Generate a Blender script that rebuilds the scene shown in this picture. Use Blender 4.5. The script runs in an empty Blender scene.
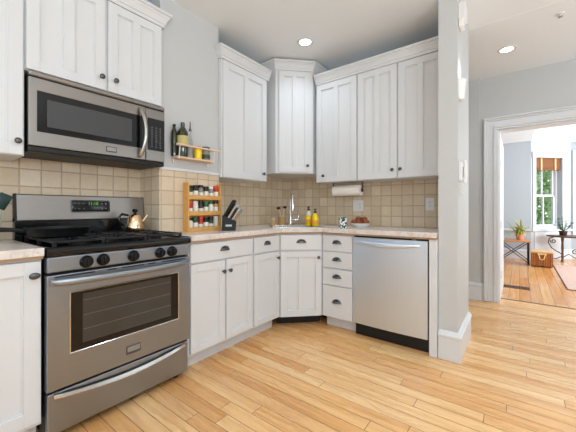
import bpy, bmesh, math, random
from mathutils import Vector, Matrix
random.seed(7)
PI = math.pi
SC = bpy.context.scene
COL = SC.collection

# ---------------------------------------------------------------- camera
cam = bpy.data.cameras.new('camera')
cam_o = bpy.data.objects.new('camera', cam); COL.objects.link(cam_o)
cam.sensor_width = 36.0
cam.lens = 303.0 / 576.0 * 36.0
cam.shift_y = -7.0 / 576.0
cam.clip_start = 0.05; cam.clip_end = 200
cam_o.location = (0, 0, 1.10)
cam_o.rotation_euler = (PI / 2, 0, math.radians(37.4))
SC.camera = cam_o

# ---------------------------------------------------------------- world, lights, exposure
SC.view_settings.view_transform = 'Standard'
SC.view_settings.look = 'None'
SC.view_settings.gamma = 1.0
SC.view_settings.use_curve_mapping = False
SC.view_settings.exposure = -0.06
SC.cycles.max_bounces = 10
SC.cycles.diffuse_bounces = 6
SC.cycles.glossy_bounces = 5
SC.cycles.sample_clamp_indirect = 6.0
world = bpy.data.worlds.new('sky'); SC.world = world
world.use_nodes = True
bg = world.node_tree.nodes['Background']
bg.inputs[0].default_value = (0.90, 0.95, 1.0, 1)
bg.inputs[1].default_value = 1.6


def area(name, loc, rot, sx, sy, watts, col=(1, 1, 1)):
    l = bpy.data.lights.new(name, 'AREA'); l.shape = 'RECTANGLE'
    l.size = sx; l.size_y = sy; l.energy = watts; l.color = col
    o = bpy.data.objects.new(name, l); COL.objects.link(o)
    o.location = loc; o.rotation_euler = rot
    return o


# fill lights added in unseen openings around the kitchen, hall and far room
area('added_rear_fill', (-0.1, -2.42, 1.55), (PI / 2 + 1.3, 0, 0), 3.4, 1.1, 24, (0.82, 0.92, 1.0))
area('added_side_fill', (2.42, -0.75, 1.55), (PI / 2 + 1.2, 0, PI / 2), 2.8, 1.1, 140, (0.82, 0.92, 1.0))
area('added_far_room_fill', (3.12, 7.0, 1.5), (PI / 2, 0, PI / 2), 2.6, 1.8, 190, (0.88, 0.94, 1.0))
area('added_hall_fill', (2.42, 3.35, 1.5), (PI / 2 + 1.2, 0, PI / 2), 1.5, 1.1, 21, (0.82, 0.92, 1.0))
CAN_WATTS = 40
CAN_COL = (0.76, 0.89, 1.0)

# ---------------------------------------------------------------- node helpers / materials


def lin(c):
    r = []
    for v in c[:3]:
        v = v / 255.0
        r.append(v / 12.92 if v <= 0.04045 else ((v + 0.055) / 1.055) ** 2.4)
    return (r[0], r[1], r[2], 1)


class NT:
    def __init__(s, name):
        s.m = bpy.data.materials.new(name); s.m.use_nodes = True
        s.t = s.m.node_tree; s.b = s.t.nodes['Principled BSDF']

    def n(s, typ, **kw):
        nd = s.t.nodes.new(typ)
        for k, v in kw.items():
            setattr(nd, k, v)
        return nd

    def put(s, sock, v):
        if isinstance(v, bpy.types.NodeSocket):
            s.t.links.new(v, sock)
        else:
            sock.default_value = v

    def math(s, op, a, b=None, c=None):
        nd = s.n('ShaderNodeMath', operation=op)
        s.put(nd.inputs[0], a)
        if b is not None: s.put(nd.inputs[1], b)
        if c is not None: s.put(nd.inputs[2], c)
        return nd.outputs[0]

    def mix(s, f, a, b, blend='MIX'):
        nd = s.n('ShaderNodeMix', data_type='RGBA', blend_type=blend)
        s.put(nd.inputs[0], f); s.put(nd.inputs[6], a); s.put(nd.inputs[7], b)
        return nd.outputs[2]

    def comb(s, x, y, z):
        nd = s.n('ShaderNodeCombineXYZ')
        s.put(nd.inputs[0], x); s.put(nd.inputs[1], y); s.put(nd.inputs[2], z)
        return nd.outputs[0]

    def noise(s, vec, scale, detail=3, rough=0.5):
        nd = s.n('ShaderNodeTexNoise')
        s.put(nd.inputs['Vector'], vec)
        nd.inputs['Scale'].default_value = scale
        nd.inputs['Detail'].default_value = detail
        nd.inputs['Roughness'].default_value = rough
        return nd.outputs['Fac']

    def white(s, vec):
        nd = s.n('ShaderNodeTexWhiteNoise', noise_dimensions='3D')
        s.put(nd.inputs['Vector'], vec)
        return nd.outputs['Value']

    def ramp(s, f, stops):
        nd = s.n('ShaderNodeValToRGB')
        s.put(nd.inputs[0], f)
        e = nd.color_ramp.elements
        while len(e) < len(stops): e.new(0.5)
        for i, (p, c) in enumerate(stops):
            e[i].position = p; e[i].color = c
        return nd.outputs[0]

    def bump(s, h, strength, dist=0.002):
        nd = s.n('ShaderNodeBump')
        nd.inputs['Strength'].default_value = strength
        nd.inputs['Distance'].default_value = dist
        s.put(nd.inputs['Height'], h)
        s.put(s.b.inputs['Normal'], nd.outputs[0])

    def pos(s):
        g = s.n('ShaderNodeNewGeometry')
        sp = s.n('ShaderNodeSeparateXYZ'); s.t.links.new(g.outputs['Position'], sp.inputs[0])
        return g.outputs['Position'], sp.outputs[0], sp.outputs[1], sp.outputs[2]


def M(name, rgb, rough=0.5, metal=0.0, var=0.04, scale=14.0, bump=0.0, coat=0.0, emit=None, emit_s=0, trans=0.0, ior=1.45):
    k = NT(name)
    tc = k.n('ShaderNodeTexCoord')
    f = k.noise(tc.outputs['Object'], scale)
    c = lin(rgb)
    d = tuple(max(0, min(1, v * (1 - var))) for v in c[:3]) + (1,)
    e = tuple(max(0, min(1, v * (1 + var))) for v in c[:3]) + (1,)
    k.put(k.b.inputs['Base Color'], k.mix(f, d, e))
    k.b.inputs['Roughness'].default_value = rough
    k.b.inputs['Metallic'].default_value = metal
    k.b.inputs['Coat Weight'].default_value = coat
    k.b.inputs['IOR'].default_value = ior
    if trans: k.b.inputs['Transmission Weight'].default_value = trans
    if bump: k.bump(f, bump)
    if emit:
        k.b.inputs['Emission Color'].default_value = lin(emit)
        k.b.inputs['Emission Strength'].default_value = emit_s
    return k.m


def steel(name, rgb, rough, ax):
    """brushed stainless steel; ax = stretch of the brushing noise in object space"""
    k = NT(name)
    tc = k.n('ShaderNodeTexCoord')
    mp = k.n('ShaderNodeMapping'); k.t.links.new(tc.outputs['Object'], mp.inputs[0])
    mp.inputs['Scale'].default_value = ax
    f = k.noise(mp.outputs[0], 1.0, 4, 0.6)
    c = lin(rgb)
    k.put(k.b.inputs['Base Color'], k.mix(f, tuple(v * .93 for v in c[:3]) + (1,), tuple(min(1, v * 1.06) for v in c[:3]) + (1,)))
    k.b.inputs['Metallic'].default_value = 1.0
    k.put(k.b.inputs['Roughness'], k.math('MULTIPLY_ADD', f, 0.10, rough - .05))
    k.bump(f, 0.05, 0.0006)
    return k.m


def tile_mat(name, horiz, size=0.1045, h0=0.0, z0=0.922, grout=(184, 163, 136)):
    k = NT(name)
    P, x, y, z = k.pos()
    h = x if horiz == 'x' else y
    a = k.math('DIVIDE', k.math('SUBTRACT', h, h0), size)
    b = k.math('DIVIDE', k.math('SUBTRACT', z, z0), size)
    ia = k.math('FLOOR', a); ib = k.math('FLOOR', b)
    fa = k.math('FRACT', a); fb = k.math('FRACT', b)
    wob = k.math('MULTIPLY_ADD', k.noise(P, 60, 2), 0.03, 0.006)
    da = k.math('MINIMUM', fa, k.math('SUBTRACT', 1.0, fa))
    db = k.math('MINIMUM', fb, k.math('SUBTRACT', 1.0, fb))
    dd = k.math('MINIMUM', da, db)
    inside = k.n('ShaderNodeMapRange', interpolation_type='SMOOTHSTEP')
    k.put(inside.inputs[0], dd); k.put(inside.inputs[1], wob)
    k.put(inside.inputs[2], k.math('ADD', wob, 0.03))
    ins = inside.outputs[0]
    rid = k.white(k.comb(ia, ib, 3.0))
    base = k.ramp(rid, [(0, lin((213, 195, 169))), (.35, lin((221, 204, 178))), (.7, lin((228, 212, 187))), (1, lin((236, 222, 199)))])
    cloud = k.noise(P, 22, 6, .65)
    base = k.mix(k.math('MULTIPLY', cloud, .55), base, lin((192, 170, 138)))
    pits = k.math('GREATER_THAN', k.noise(P, 130, 2), .68)
    base = k.mix(k.math('MULTIPLY', pits, .3), base, lin((150, 126, 100)))
    k.put(k.b.inputs['Base Color'], k.mix(ins, lin(grout), base))
    k.b.inputs['Roughness'].default_value = 0.45
    k.bump(k.math('SUBTRACT', ins, k.math('MULTIPLY', pits, .2)), 0.5, 0.0025)
    return k.m


def plank_mat(name, along, w, L, tones, gapc, rough=0.27):
    k = NT(name)
    P, x, y, z = k.pos()
    u, v = (x, y) if along == 'x' else (y, x)
    rv = k.math('DIVIDE', v, w)
    row = k.math('FLOOR', rv); fv = k.math('FRACT', rv)
    off = k.white(k.comb(row, 1.7, 0.3))
    ru = k.math('ADD', k.math('DIVIDE', u, L), k.math('MULTIPLY', off, 9.0))
    cu = k.math('FLOOR', ru); fu = k.math('FRACT', ru)
    rid = k.white(k.comb(row, cu, 5.0))
    base = k.ramp(rid, [(i / (len(tones) - 1), lin(t)) for i, t in enumerate(tones)])
    gv = k.comb(k.math('MULTIPLY', u, 2.2), k.math('MULTIPLY', v, 38.0), k.math('MULTIPLY', rid, 40.0))
    g1 = k.noise(gv, 1.0, 5, .6)
    gv2 = k.comb(k.math('MULTIPLY', u, 5.0), k.math('MULTIPLY', v, 150.0), k.math('MULTIPLY', rid, 17.0))
    g2 = k.noise(gv2, 1.0, 2, .5)
    dark = k.mix(1.0, base, lin((205, 168, 126)), 'MULTIPLY')
    gf = k.n('ShaderNodeMapRange'); k.put(gf.inputs[0], g1)
    gf.inputs[1].default_value = .42; gf.inputs[2].default_value = .72
    c = k.mix(k.math('MULTIPLY', gf.outputs[0], .6), base, dark)
    c = k.mix(k.math('MULTIPLY', g2, .14), c, dark)
    e1 = k.math('MINIMUM', fv, k.math('SUBTRACT', 1.0, fv))
    e2 = k.math('MULTIPLY', k.math('MINIMUM', fu, k.math('SUBTRACT', 1.0, fu)), L / w)
    gap = k.math('LESS_THAN', k.math('MINIMUM', e1, e2), 0.022)
    k.put(k.b.inputs['Base Color'], k.mix(k.math('MULTIPLY', gap, .85), c, lin(gapc)))
    k.put(k.b.inputs['Roughness'], k.math('MULTIPLY_ADD', g1, .12, rough - .06))
    k.bump(k.math('SUBTRACT', k.math('MULTIPLY', g2, .15), gap), .25, .0012)
    return k.m


def stone_mat(name):
    k = NT(name)
    tc = k.n('ShaderNodeNewGeometry')
    P = tc.outputs['Position']
    a = k.noise(P, 9, 6, .6); b = k.noise(P, 55, 4, .7); d = k.noise(P, 160, 2, .5)
    c = k.ramp(a, [(.3, lin((212, 202, 194))), (.5, lin((226, 219, 213))), (.7, lin((204, 192, 184)))])
    c = k.mix(k.math('MULTIPLY', k.math('GREATER_THAN', b, .58), .35), c, lin((168, 146, 130)))
    c = k.mix(k.math('MULTIPLY', k.math('GREATER_THAN', d, .62), .3), c, lin((236, 230, 224)))
    k.put(k.b.inputs['Base Color'], c)
    k.b.inputs['Roughness'].default_value = .22
    return k.m


def weave_mat(name, c0, c1, scale, band='Z'):
    k = NT(name)
    tc = k.n('ShaderNodeTexCoord')
    w = k.n('ShaderNodeTexWave', bands_direction=band); k.t.links.new(tc.outputs['Object'], w.inputs[0])
    w.inputs['Scale'].default_value = scale; w.inputs['Distortion'].default_value = 1.0
    n = k.noise(tc.outputs['Object'], 40)
    k.put(k.b.inputs['Base Color'], k.mix(k.math('MULTIPLY', k.math('ADD', w.outputs['Fac'], n), .5), lin(c0), lin(c1)))
    k.b.inputs['Roughness'].default_value = .7
    return k.m


def spots_mat(name):
    k = NT(name)
    tc = k.n('ShaderNodeTexCoord')
    v = k.n('ShaderNodeTexVoronoi'); k.t.links.new(tc.outputs['Object'], v.inputs['Vector'])
    v.inputs['Scale'].default_value = 62
    sep = k.n('ShaderNodeSeparateXYZ'); k.t.links.new(v.outputs['Color'], sep.inputs[0])
    c = k.ramp(sep.outputs[0], [(0, lin((240, 240, 236))), (.35, lin((238, 240, 238))), (.36, lin((20, 78, 84))), (.62, lin((18, 60, 70))), (.63, lin((70, 160, 160))), (.8, lin((30, 34, 40)))])
    k.b.inputs['Roughness'].default_value = .25
    k.put(k.b.inputs['Base Color'], c)
    return k.m


WHITE = M('white_cabinet_paint', (216, 218, 220), .38, var=.012, scale=5)
TRIMW = M('white_trim_paint', (217, 219, 221), .4, var=.012, scale=5)
WALLG = M('light_grey_wall_paint', (197, 199, 199), .6, var=.012, scale=4)
CEILM = M('ceiling_paint', (234, 239, 242), .75, var=.012, scale=3)
BLUEW = M('pale_blue_wall_paint', (181, 189, 194), .6, var=.012, scale=4)
TILE_X = tile_mat('travertine_tile_along_back', 'x', h0=-0.50)
TILE_Y = tile_mat('travertine_tile_along_left', 'y', h0=1.19)
TILE_R = tile_mat('travertine_tile_on_return', 'x', h0=-2.08)
OAK = plank_mat('oak_strip_floor', 'x', .084, 1.15,
                [(230, 178, 116), (238, 190, 130), (243, 200, 143), (222, 166, 104), (245, 206, 152), (238, 188, 126), (230, 176, 114)], (120, 76, 42))
OAKF = plank_mat('oak_strip_floor_far_room', 'y', .11, 1.9,
                 [(222, 162, 98), (230, 176, 114), (214, 150, 88), (236, 186, 128), (226, 168, 106)], (130, 82, 44), .2)
STONE = stone_mat('beige_stone')
PLY = M('counter_substrate', (176, 146, 114), .7, var=.1, scale=30)
STEEL = steel('brushed_steel_cool_tint', (152, 158, 166), .36, (3, 3, 260))  # same steel, cool tint put in the colour against warm floor reflections
STEELD = steel('brushed_steel_warm_tint', (150, 145, 140), .36, (3, 3, 260))  # same steel, warmer tint put in the colour for reflections higher up
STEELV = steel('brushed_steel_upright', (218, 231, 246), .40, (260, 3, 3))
CHROME = M('polished_metal', (215, 214, 212), .12, 1.0, var=.02)
NICKEL = M('brushed_nickel', (176, 172, 166), .25, 1.0, var=.03)
PEWTER = M('dark_pewter', (96, 96, 98), .32, 0.9, var=.12, scale=80)
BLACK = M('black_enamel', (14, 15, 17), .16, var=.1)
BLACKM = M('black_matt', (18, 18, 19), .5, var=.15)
IRON = M('cast_iron', (26, 27, 30), .30, var=.2, scale=60, bump=.1)
GLASSB = M('black_glass', (10, 10, 11), .16, var=.05)
MESHG = M('grey_window_mesh', (66, 67, 69), .45, var=.12, scale=240)
OVENG = M('oven_window_glass', (46, 48, 48), .07, var=.2, scale=6, coat=.5)
KNOBG = M('dull_rack_wire', (112, 106, 100), .4)
BADGE = M('badge_silver', (84, 82, 80), .4, .3)
BADGEF = M('badge_plate', (150, 148, 146), .4, .3)
LEDG = M('green_display', (40, 120, 40), .4, emit=(120, 230, 70), emit_s=.55)
KEYD = M('dim_keypad_print', (120, 122, 122), .5)
KEYW = M('keypad_print', (190, 190, 188), .5)
RACKW = M('honey_wood', (214, 160, 88), .45, var=.16, scale=40)
PALEW = M('pale_wood', (226, 196, 166), .5, var=.1, scale=40)
PAPER = M('white_paper_towel', (244, 238, 230), .85, var=.03, scale=60, bump=.3)
PLATEW = M('white_plastic', (228, 228, 227), .35, var=.01)
DARKSL = M('dark_slot', (50, 48, 46), .6)
YELLOW = M('yellow_liquid_soap', (250, 214, 20), .2, var=.04)
ORANGE = M('orange_label', (248, 176, 30), .5, var=.1, scale=60)
CLEARP = M('clear_plastic', (226, 224, 206), .15, var=.03)
GLASSO = M('dark_green_glass', (38, 42, 18), .08, var=.15, coat=.6)
LABELC = M('cream_label', (196, 182, 120), .6, var=.2, scale=90)
GLASSC = M('clear_glass', (235, 240, 240), .04, trans=.92, var=.01)
GOLDK = M('warm_polished_steel', (226, 196, 158), .1, 1.0, var=.05)
CERAM = M('white_ceramic', (240, 240, 238), .25, var=.02)
CUPM = spots_mat('teal_patterned_ceramic')
FRUIT = M('red_brown_fruit_skin', (140, 74, 42), .35, var=.55, scale=18)
TEAL = M('dark_green_silicone', (14, 52, 46), .4, var=.2)
TERRA = M('terracotta', (214, 148, 112), .75, var=.08, scale=40)
SOIL = M('dark_soil', (52, 38, 28), .95, var=.3, scale=120)
LEAFY = M('yellow_green_leaf', (168, 172, 74), .5, var=.35, scale=12)
LEAFG = M('deep_green_leaf', (54, 112, 44), .4, var=.35, scale=12)
DARKPOT = M('dark_brown_pot', (62, 44, 36), .5, var=.1)
TABLEW = M('orange_brown_wood', (206, 144, 92), .35, var=.2, scale=30)
DARKW = M('dark_brown_wood', (98, 70, 48), .4, var=.2, scale=30)
WROUGHT = M('wrought_iron', (58, 56, 56), .5, .6, var=.15)
TRUNKW = weave_mat('wicker', (112, 60, 22), (190, 118, 54), 9, 'X')
TRUNKT = M('tan_trunk_lid', (214, 176, 130), .6, var=.1, scale=40)
STRAPM = M('pale_strap', (228, 200, 140), .6, var=.1)
BAMBOO = weave_mat('woven_bamboo', (100, 58, 28), (148, 92, 46), 34)
TAPE = M('pale_blind_tape', (216, 186, 138), .7)
RUGM = M('dusty_pink_rug', (202, 172, 158), .95, var=.22, scale=26, bump=.4)
RUGB = M('dark_rug_edge', (120, 78, 66), .95, var=.2, scale=60)
REG = M('dark_bronze_register', (104, 80, 60), .5, .3, var=.15)
LAMPE = M('lit_lamp', (255, 252, 244), .4, emit=(255, 250, 240), emit_s=6)
BARK = M('bark', (92, 74, 58), .9, var=.3, scale=30)
TREEL = M('tree_leaf', (192, 216, 168), .5, var=.5, scale=3)
GRASS = M('lawn', (96, 132, 70), .9, var=.3, scale=4)
WINGL = M('window_glass', (250, 252, 252), .02, trans=1.0, var=0, ior=1.02)

# ---------------------------------------------------------------- mesh builder


class MB:
    def __init__(s):
        s.bm = bmesh.new()

    def box(s, x0, x1, y0, y1, z0, z1, b=0.0, seg=1):
        t = bmesh.new()
        bmesh.ops.create_cube(t, size=1)
        for v in t.verts:
            v.co = Vector(((x0 + x1) / 2 + v.co.x * (x1 - x0), (y0 + y1) / 2 + v.co.y * (y1 - y0), (z0 + z1) / 2 + v.co.z * (z1 - z0)))
        if b:
            bmesh.ops.bevel(t, geom=t.edges[:], offset=b, segments=seg, profile=.5, affect='EDGES')
        return s.join(t)

    def join(s, t, mat=None):
        if mat is not None: t.transform(mat)
        me = bpy.data.meshes.new('tmp'); t.to_mesh(me); t.free()
        s.bm.from_mesh(me); bpy.data.meshes.remove(me)
        return s

    def prism(s, poly, z0, z1, b=0.0, hole=None, mat=None):
        """plan polygon extruded from z0 to z1"""
        t = bmesh.new()
        if hole is None:
            f = t.faces.new([t.verts.new((p[0], p[1], z0)) for p in poly])
            fs = [f]
        else:
            ed = []
            for L in (poly, hole):
                vs = [t.verts.new((p[0], p[1], z0)) for p in L]
                for i in range(len(vs)): ed.append(t.edges.new((vs[i - 1], vs[i])))
            bmesh.ops.triangle_fill(t, edges=ed, use_beauty=True)
            fs = t.faces[:]
        r = bmesh.ops.extrude_face_region(t, geom=fs)
        bmesh.ops.translate(t, verts=[g for g in r['geom'] if isinstance(g, bmesh.types.BMVert)], vec=(0, 0, z1 - z0))
        bmesh.ops.recalc_face_normals(t, faces=t.faces[:])
        if b:
            ee = [e for e in t.edges if len(e.link_faces) == 2 and e.calc_face_angle(0) > .5]
            bmesh.ops.bevel(t, geom=ee, offset=b, segments=2, profile=.5, affect='EDGES')
        return s.join(t, mat)

    def plate(s, outer, holes, y0, y1, b=.004):
        """upright plate (x, z rectangle) from y0 to y1 with a rectangular hole"""
        x0, x1, z0, z1 = outer; a0, a1, c0, c1 = holes
        t = MB().prism([(x0, z0), (x1, z0), (x1, z1), (x0, z1)], y0, y1, b, [(a0, c0), (a1, c0), (a1, c1), (a0, c1)])
        t.bm.transform(Matrix(((1, 0, 0, 0), (0, 0, 1, 0), (0, 1, 0, 0), (0, 0, 0, 1))))
        bmesh.ops.recalc_face_normals(t.bm, faces=t.bm.faces[:])
        return s.join(t.bm)

    def tube(s, pts, r, n=10, caps=True):
        pts = [Vector(p) for p in pts]
        rs = r if isinstance(r, (list, tuple)) else [r] * len(pts)
        t = bmesh.new(); rings = []
        ref = None
        for i, p in enumerate(pts):
            d = (pts[min(i + 1, len(pts) - 1)] - pts[max(i - 1, 0)]).normalized()
            if ref is None:
                ref = Vector((0, 0, 1)) if abs(d.z) < .9 else Vector((1, 0, 0))
            a = d.cross(ref).normalized(); bb = a.cross(d).normalized(); ref = bb
            rings.append([t.verts.new(p + (a * math.cos(2 * PI * k / n) + bb * math.sin(2 * PI * k / n)) * rs[i]) for k in range(n)])
        for i in range(len(rings) - 1):
            for k in range(n):
                t.faces.new((rings[i][k], rings[i][(k + 1) % n], rings[i + 1][(k + 1) % n], rings[i + 1][k]))
        if caps:
            t.faces.new(rings[0]); t.faces.new(rings[-1])
        bmesh.ops.recalc_face_normals(t, faces=t.faces[:])
        return s.join(t)

    def lathe(s, prof, n=20, mat=None, cap=True):
        """prof: (radius, z) pairs turned about z"""
        t = bmesh.new(); rings = []
        for r, z in prof:
            r = max(r, 1e-5)
            rings.append([t.verts.new((r * math.cos(2 * PI * k / n), r * math.sin(2 * PI * k / n), z)) for k in range(n)])
        for i in range(len(rings) - 1):
            for k in range(n):
                t.faces.new((rings[i][k], rings[i][(k + 1) % n], rings[i + 1][(k + 1) % n], rings[i + 1][k]))
        if cap:
            t.faces.new(rings[0]); t.faces.new(rings[-1])
        bmesh.ops.remove_doubles(t, verts=t.verts[:], dist=2e-5)
        bmesh.ops.recalc_face_normals(t, faces=t.faces[:])
        return s.join(t, mat)

    def sweep(s, path, prof):
        """prof (out, z) closed polygon swept with mitres along plan path; out is to the right of travel"""
        t = bmesh.new(); P = [Vector((p[0], p[1])) for p in path]; rings = []
        for i, p in enumerate(P):
            ns = []
            if i > 0: d = (p - P[i - 1]).normalized(); ns.append(Vector((d.y, -d.x)))
            if i < len(P) - 1: d = (P[i + 1] - p).normalized(); ns.append(Vector((d.y, -d.x)))
            m = sum(ns, Vector((0, 0))).normalized()
            k = 1.0 / max(.2, m.dot(ns[0]))
            rings.append([t.verts.new((p.x + m.x * o * k, p.y + m.y * o * k, z)) for o, z in prof])
        n = len(prof)
        for i in range(len(rings) - 1):
            for k in range(n):
                t.faces.new((rings[i][k], rings[i][(k + 1) % n], rings[i + 1][(k + 1) % n], rings[i + 1][k]))
        t.faces.new(rings[0]); t.faces.new(rings[-1])
        bmesh.ops.recalc_face_normals(t, faces=t.faces[:])
        return s.join(t)

    def ball(s, c, r, sx=1, sy=1, sz=1, sub=2):
        t = bmesh.new(); bmesh.ops.create_icosphere(t, subdivisions=sub, radius=r)
        for v in t.verts: v.co = Vector((c[0] + v.co.x * sx, c[1] + v.co.y * sy, c[2] + v.co.z * sz))
        return s.join(t)

    def quad(s, a, b, c, d):
        s.bm.faces.new([s.bm.verts.new(p) for p in (a, b, c, d)])
        return s

    def done(s, name, mat, parent=None, smooth=False, **props):
        me = bpy.data.meshes.new(name); s.bm.to_mesh(me); s.bm.free()
        me.materials.append(mat)
        if smooth:
            for p in me.polygons: p.use_smooth = True
            try: me.set_sharp_from_angle(angle=math.radians(38))
            except Exception: pass
        o = bpy.data.objects.new(name, me); COL.objects.link(o)
        if parent: o.parent = parent
        for k, v in props.items(): o[k] = v
        return o


def tag(o, label, cat, group=None):
    o['label'] = label; o['category'] = cat
    if group: o['group'] = group
    return o


def thing(name, label, cat, loc=(0, 0, 0), rz=0.0, group=None):
    o = bpy.data.objects.new(name, None); COL.objects.link(o)
    o.empty_display_size = .05
    o.location = loc; o.rotation_euler = (0, 0, rz)
    return tag(o, label, cat, group)


def struct(name, mb, mat, parent=None, smooth=False):
    return mb.done(name, mat, parent, smooth, kind='structure')


def place(o, loc, rot=(0, 0, 0)):
    o.location = loc; o.rotation_euler = rot
    return o


LEFT = PI / 2       # things on the left wall: local x runs to +y, the front (-y local) faces +x
AX_OUT = Matrix.Rotation(PI / 2, 4, 'X')   # z axis -> -y (outwards from a front)

# ---------------------------------------------------------------- the setting
XL, YB = -2.36, 3.05
ZC = 2.67
struct('floor', MB().box(-2.46, 2.6, -2.6, 4.56, -.1, 0), OAK)
struct('floor.001', MB().box(-1.7, 3.2, 4.56, 9.3, -.1, 0), OAKF)
struct('ceiling', MB().box(-2.46, 2.6, -2.6, 3.07, ZC, ZC + .1), CEILM)
struct('ceiling.001', MB().box(-2.46, 2.6, 3.07, 4.5, ZC - .002, ZC + .1), CEILM)
struct('ceiling.002', MB().box(-1.7, 3.2, 4.5, 9.3, 2.95, 3.05), CEILM)
wl = struct('wall_left', MB().box(XL - .1, XL, -2.6, 4.33, 0, ZC), WALLG)
struct('wall_chase', MB().box(XL, -2.08, 1.185, 1.725, 0, ZC), WALLG)
struct('wall_back', MB().box(XL, -.40, YB, YB + .10, 0, ZC), WALLG)
struct('wall_partition', MB().box(-.48, -.3535, 2.47, YB, 0, ZC), WALLG)
# rear wall and right wall with light openings added (behind and beside the camera)
rw = MB()
rw.box(-2.46, -1.9, -2.6, -2.5, 0, ZC).box(1.7, 2.6, -2.6, -2.5, 0, ZC).box(-1.9, 1.7, -2.6, -2.5, 0, .7).box(-1.9, 1.7, -2.6, -2.5, 2.4, ZC)
struct('wall_rear', rw, WALLG)
rw = MB()
rw.box(2.5, 2.6, -2.5, -2.2, 0, ZC).box(2.5, 2.6, .7, 2.6, 0, ZC).box(2.5, 2.6, 4.1, 4.33, 0, ZC).box(2.5, 2.6, 2.6, 4.1, 0, .7).box(2.5, 2.6, 2.6, 4.1, 2.4, ZC).box(2.5, 2.6, -2.2, .7, 0, .7).box(2.5, 2.6, -2.2, .7, 2.4, ZC)
struct('wall_right', rw, WALLG)
# hall wall with the doorway
DX0, DX1, DZ = -.196, 1.05, 2.03
hw = MB()
hw.box(-2.46, DX0, 4.33, 4.5, 0, 2.95).box(DX1, 3.2, 4.33, 4.5, 0, 2.95).box(DX0, DX1, 4.33, 4.5, DZ, 2.95)
hw.box(-2.36, -.385, 4.31, 4.33, 0, ZC - .002)
struct('wall_hall', hw, WALLG)
# casing round the doorway: stepped profile, mitred at the corner, built in the wall plane
cas = MB()


def casing_legs(mb, a, b, out):
    """a..b = distance from the opening, out = thickness in front of the wall"""
    y1, y0 = 4.33, 4.33 - out
    mb.box(DX0 - b, DX0 - a, y0, y1, 0, DZ + a, .003)
    mb.box(DX1 + a, DX1 + b, y0, y1, 0, DZ + a, .003)
    mb.box(DX0 - b, DX1 + b, y0, y1, DZ + a, DZ + b, .003)


casing_legs(cas, .0, .022, .024); casing_legs(cas, .022, .050, .034)
casing_legs(cas, .050, .105, .022); casing_legs(cas, .105, .125, .032); casing_legs(cas, .125, .145, .05)
struct('trim_1', cas, TRIMW)
struct('trim_2', MB().box(DX0 - .001, DX0 + .012, 4.33, 4.5, 0, DZ).box(DX0, DX1, 4.33, 4.5, DZ - .012, DZ + .001), TRIMW)
struct('trim_3', MB().box(-.19, DX1, 4.545, 4.575, 0, .003, .001), DARKW)
dr = struct('door_1', MB().box(-.222, -.182, 4.515, 5.30, .01, 1.985, .003), TRIMW)
MB().box(-.183, -.179, 4.52, 4.54, 1.62, 1.71).box(-.183, -.179, 4.52, 4.54, .86, .95).box(-.183, -.179, 4.52, 4.54, .25, .34).done('hinge', PEWTER, dr)

BASEP = [(0, 0), (.020, 0), (.020, .165), (.026, .170), (.026, .183), (.018, .190), (.010, .206), (0, .210)]
struct('baseboard_partition', MB().sweep([(-.478, 2.47), (-.3535, 2.47), (-.3535, 3.05)], BASEP), TRIMW)
struct('baseboard_hall', MB().sweep([(-2.3, 4.31), (-.385, 4.31), (-.385, 4.33), (-.342, 4.33)], BASEP), TRIMW)

# far room: left part of the end wall, bay facet with the window, next facet
BX0, BY0 = .197, 8.45
fw = MB().box(-1.7, BX0, BY0, BY0 + .1, 0, 2.95)
struct('wall_far', fw, BLUEW)
FR = Matrix.Translation((BX0, BY0, 0)) @ Matrix.Rotation(PI / 4, 4, 'Z')   # facet frame: x along facet, +y outwards


def facet(mb):
    mb.bm.transform(FR); return mb


S0, S1, WZ0, WZ1 = .105, .765, .66, 2.225
TH = .20
fb = MB().box(0, S0, 0, TH, 0, 2.95).box(S1, 1.004, 0, TH, 0, 2.95).box(S0, S1, 0, TH, 0, WZ0).box(S0, S1, 0, TH, WZ1, 2.95)
struct('wall_bay', facet(fb), BLUEW)
struct('wall_bay_end', MB().box(.907, 3.2, 9.16, 9.26, 0, 2.95), BLUEW)
struct('wall_far_left', MB().box(-1.8, -1.7, 4.5, 8.55, 0, 2.95), BLUEW)
rw = MB()
rw.box(3.2, 3.3, 4.5, 5.6, 0, 2.95).box(3.2, 3.3, 8.4, 9.26, 0, 2.95).box(3.2, 3.3, 5.6, 8.4, 0, .6).box(3.2, 3.3, 5.6, 8.4, 2.5, 2.95)
struct('wall_far_right', rw, BLUEW)  # opening added out of view to let light into the far room
# casing of the bay window, ledge and panelling
wc = MB().box(S0 - .075, S0, -.025, 0, WZ0 - .04, WZ1 + .10, .004).box(S1, S1 + .12, -.025, 0, WZ0 - .04, WZ1 + .10, .004)
wc.box(S0 - .09, S1 + .135, -.03, 0, WZ1, WZ1 + .12, .004).box(-.0, 1.0, -.05, 0, WZ0 - .045, WZ0, .006)
wc.box(S0 - .02, S1 + .02, -.012, 0, .16, WZ0 - .05, .004)
struct('trim_4', facet(wc), TRIMW)
struct('trim_5', MB().box(-1.69, BX0, BY0 - .03, BY0, WZ0 - .045, WZ0, .006).sweep([(-1.69, BY0), (BX0, BY0), (.907, 9.16), (3.1, 9.16)], [(0, 2.58), (.03, 2.58), (.05, 2.66), (.10, 2.72), (.14, 2.80), (.14, 2.949), (0, 2.949)]), TRIMW)
struct('baseboard_far', MB().sweep([(-1.69, BY0), (BX0, BY0), (.907, 9.16), (3.1, 9.16)], BASEP), TRIMW)
struct('trim_6', MB().box(.93, 1.06, 9.135, 9.16, .5, 2.4, .004), TRIMW)
win = MB()
win.box(S0, S0 + .035, .10, TH, WZ0, WZ1).box(S1 - .035, S1, .10, TH, WZ0, WZ1).box(S0, S1, .10, TH, WZ1 - .035, WZ1).box(S0, S1, .09, TH, WZ0, WZ0 + .05)
zm = 1.40
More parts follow.
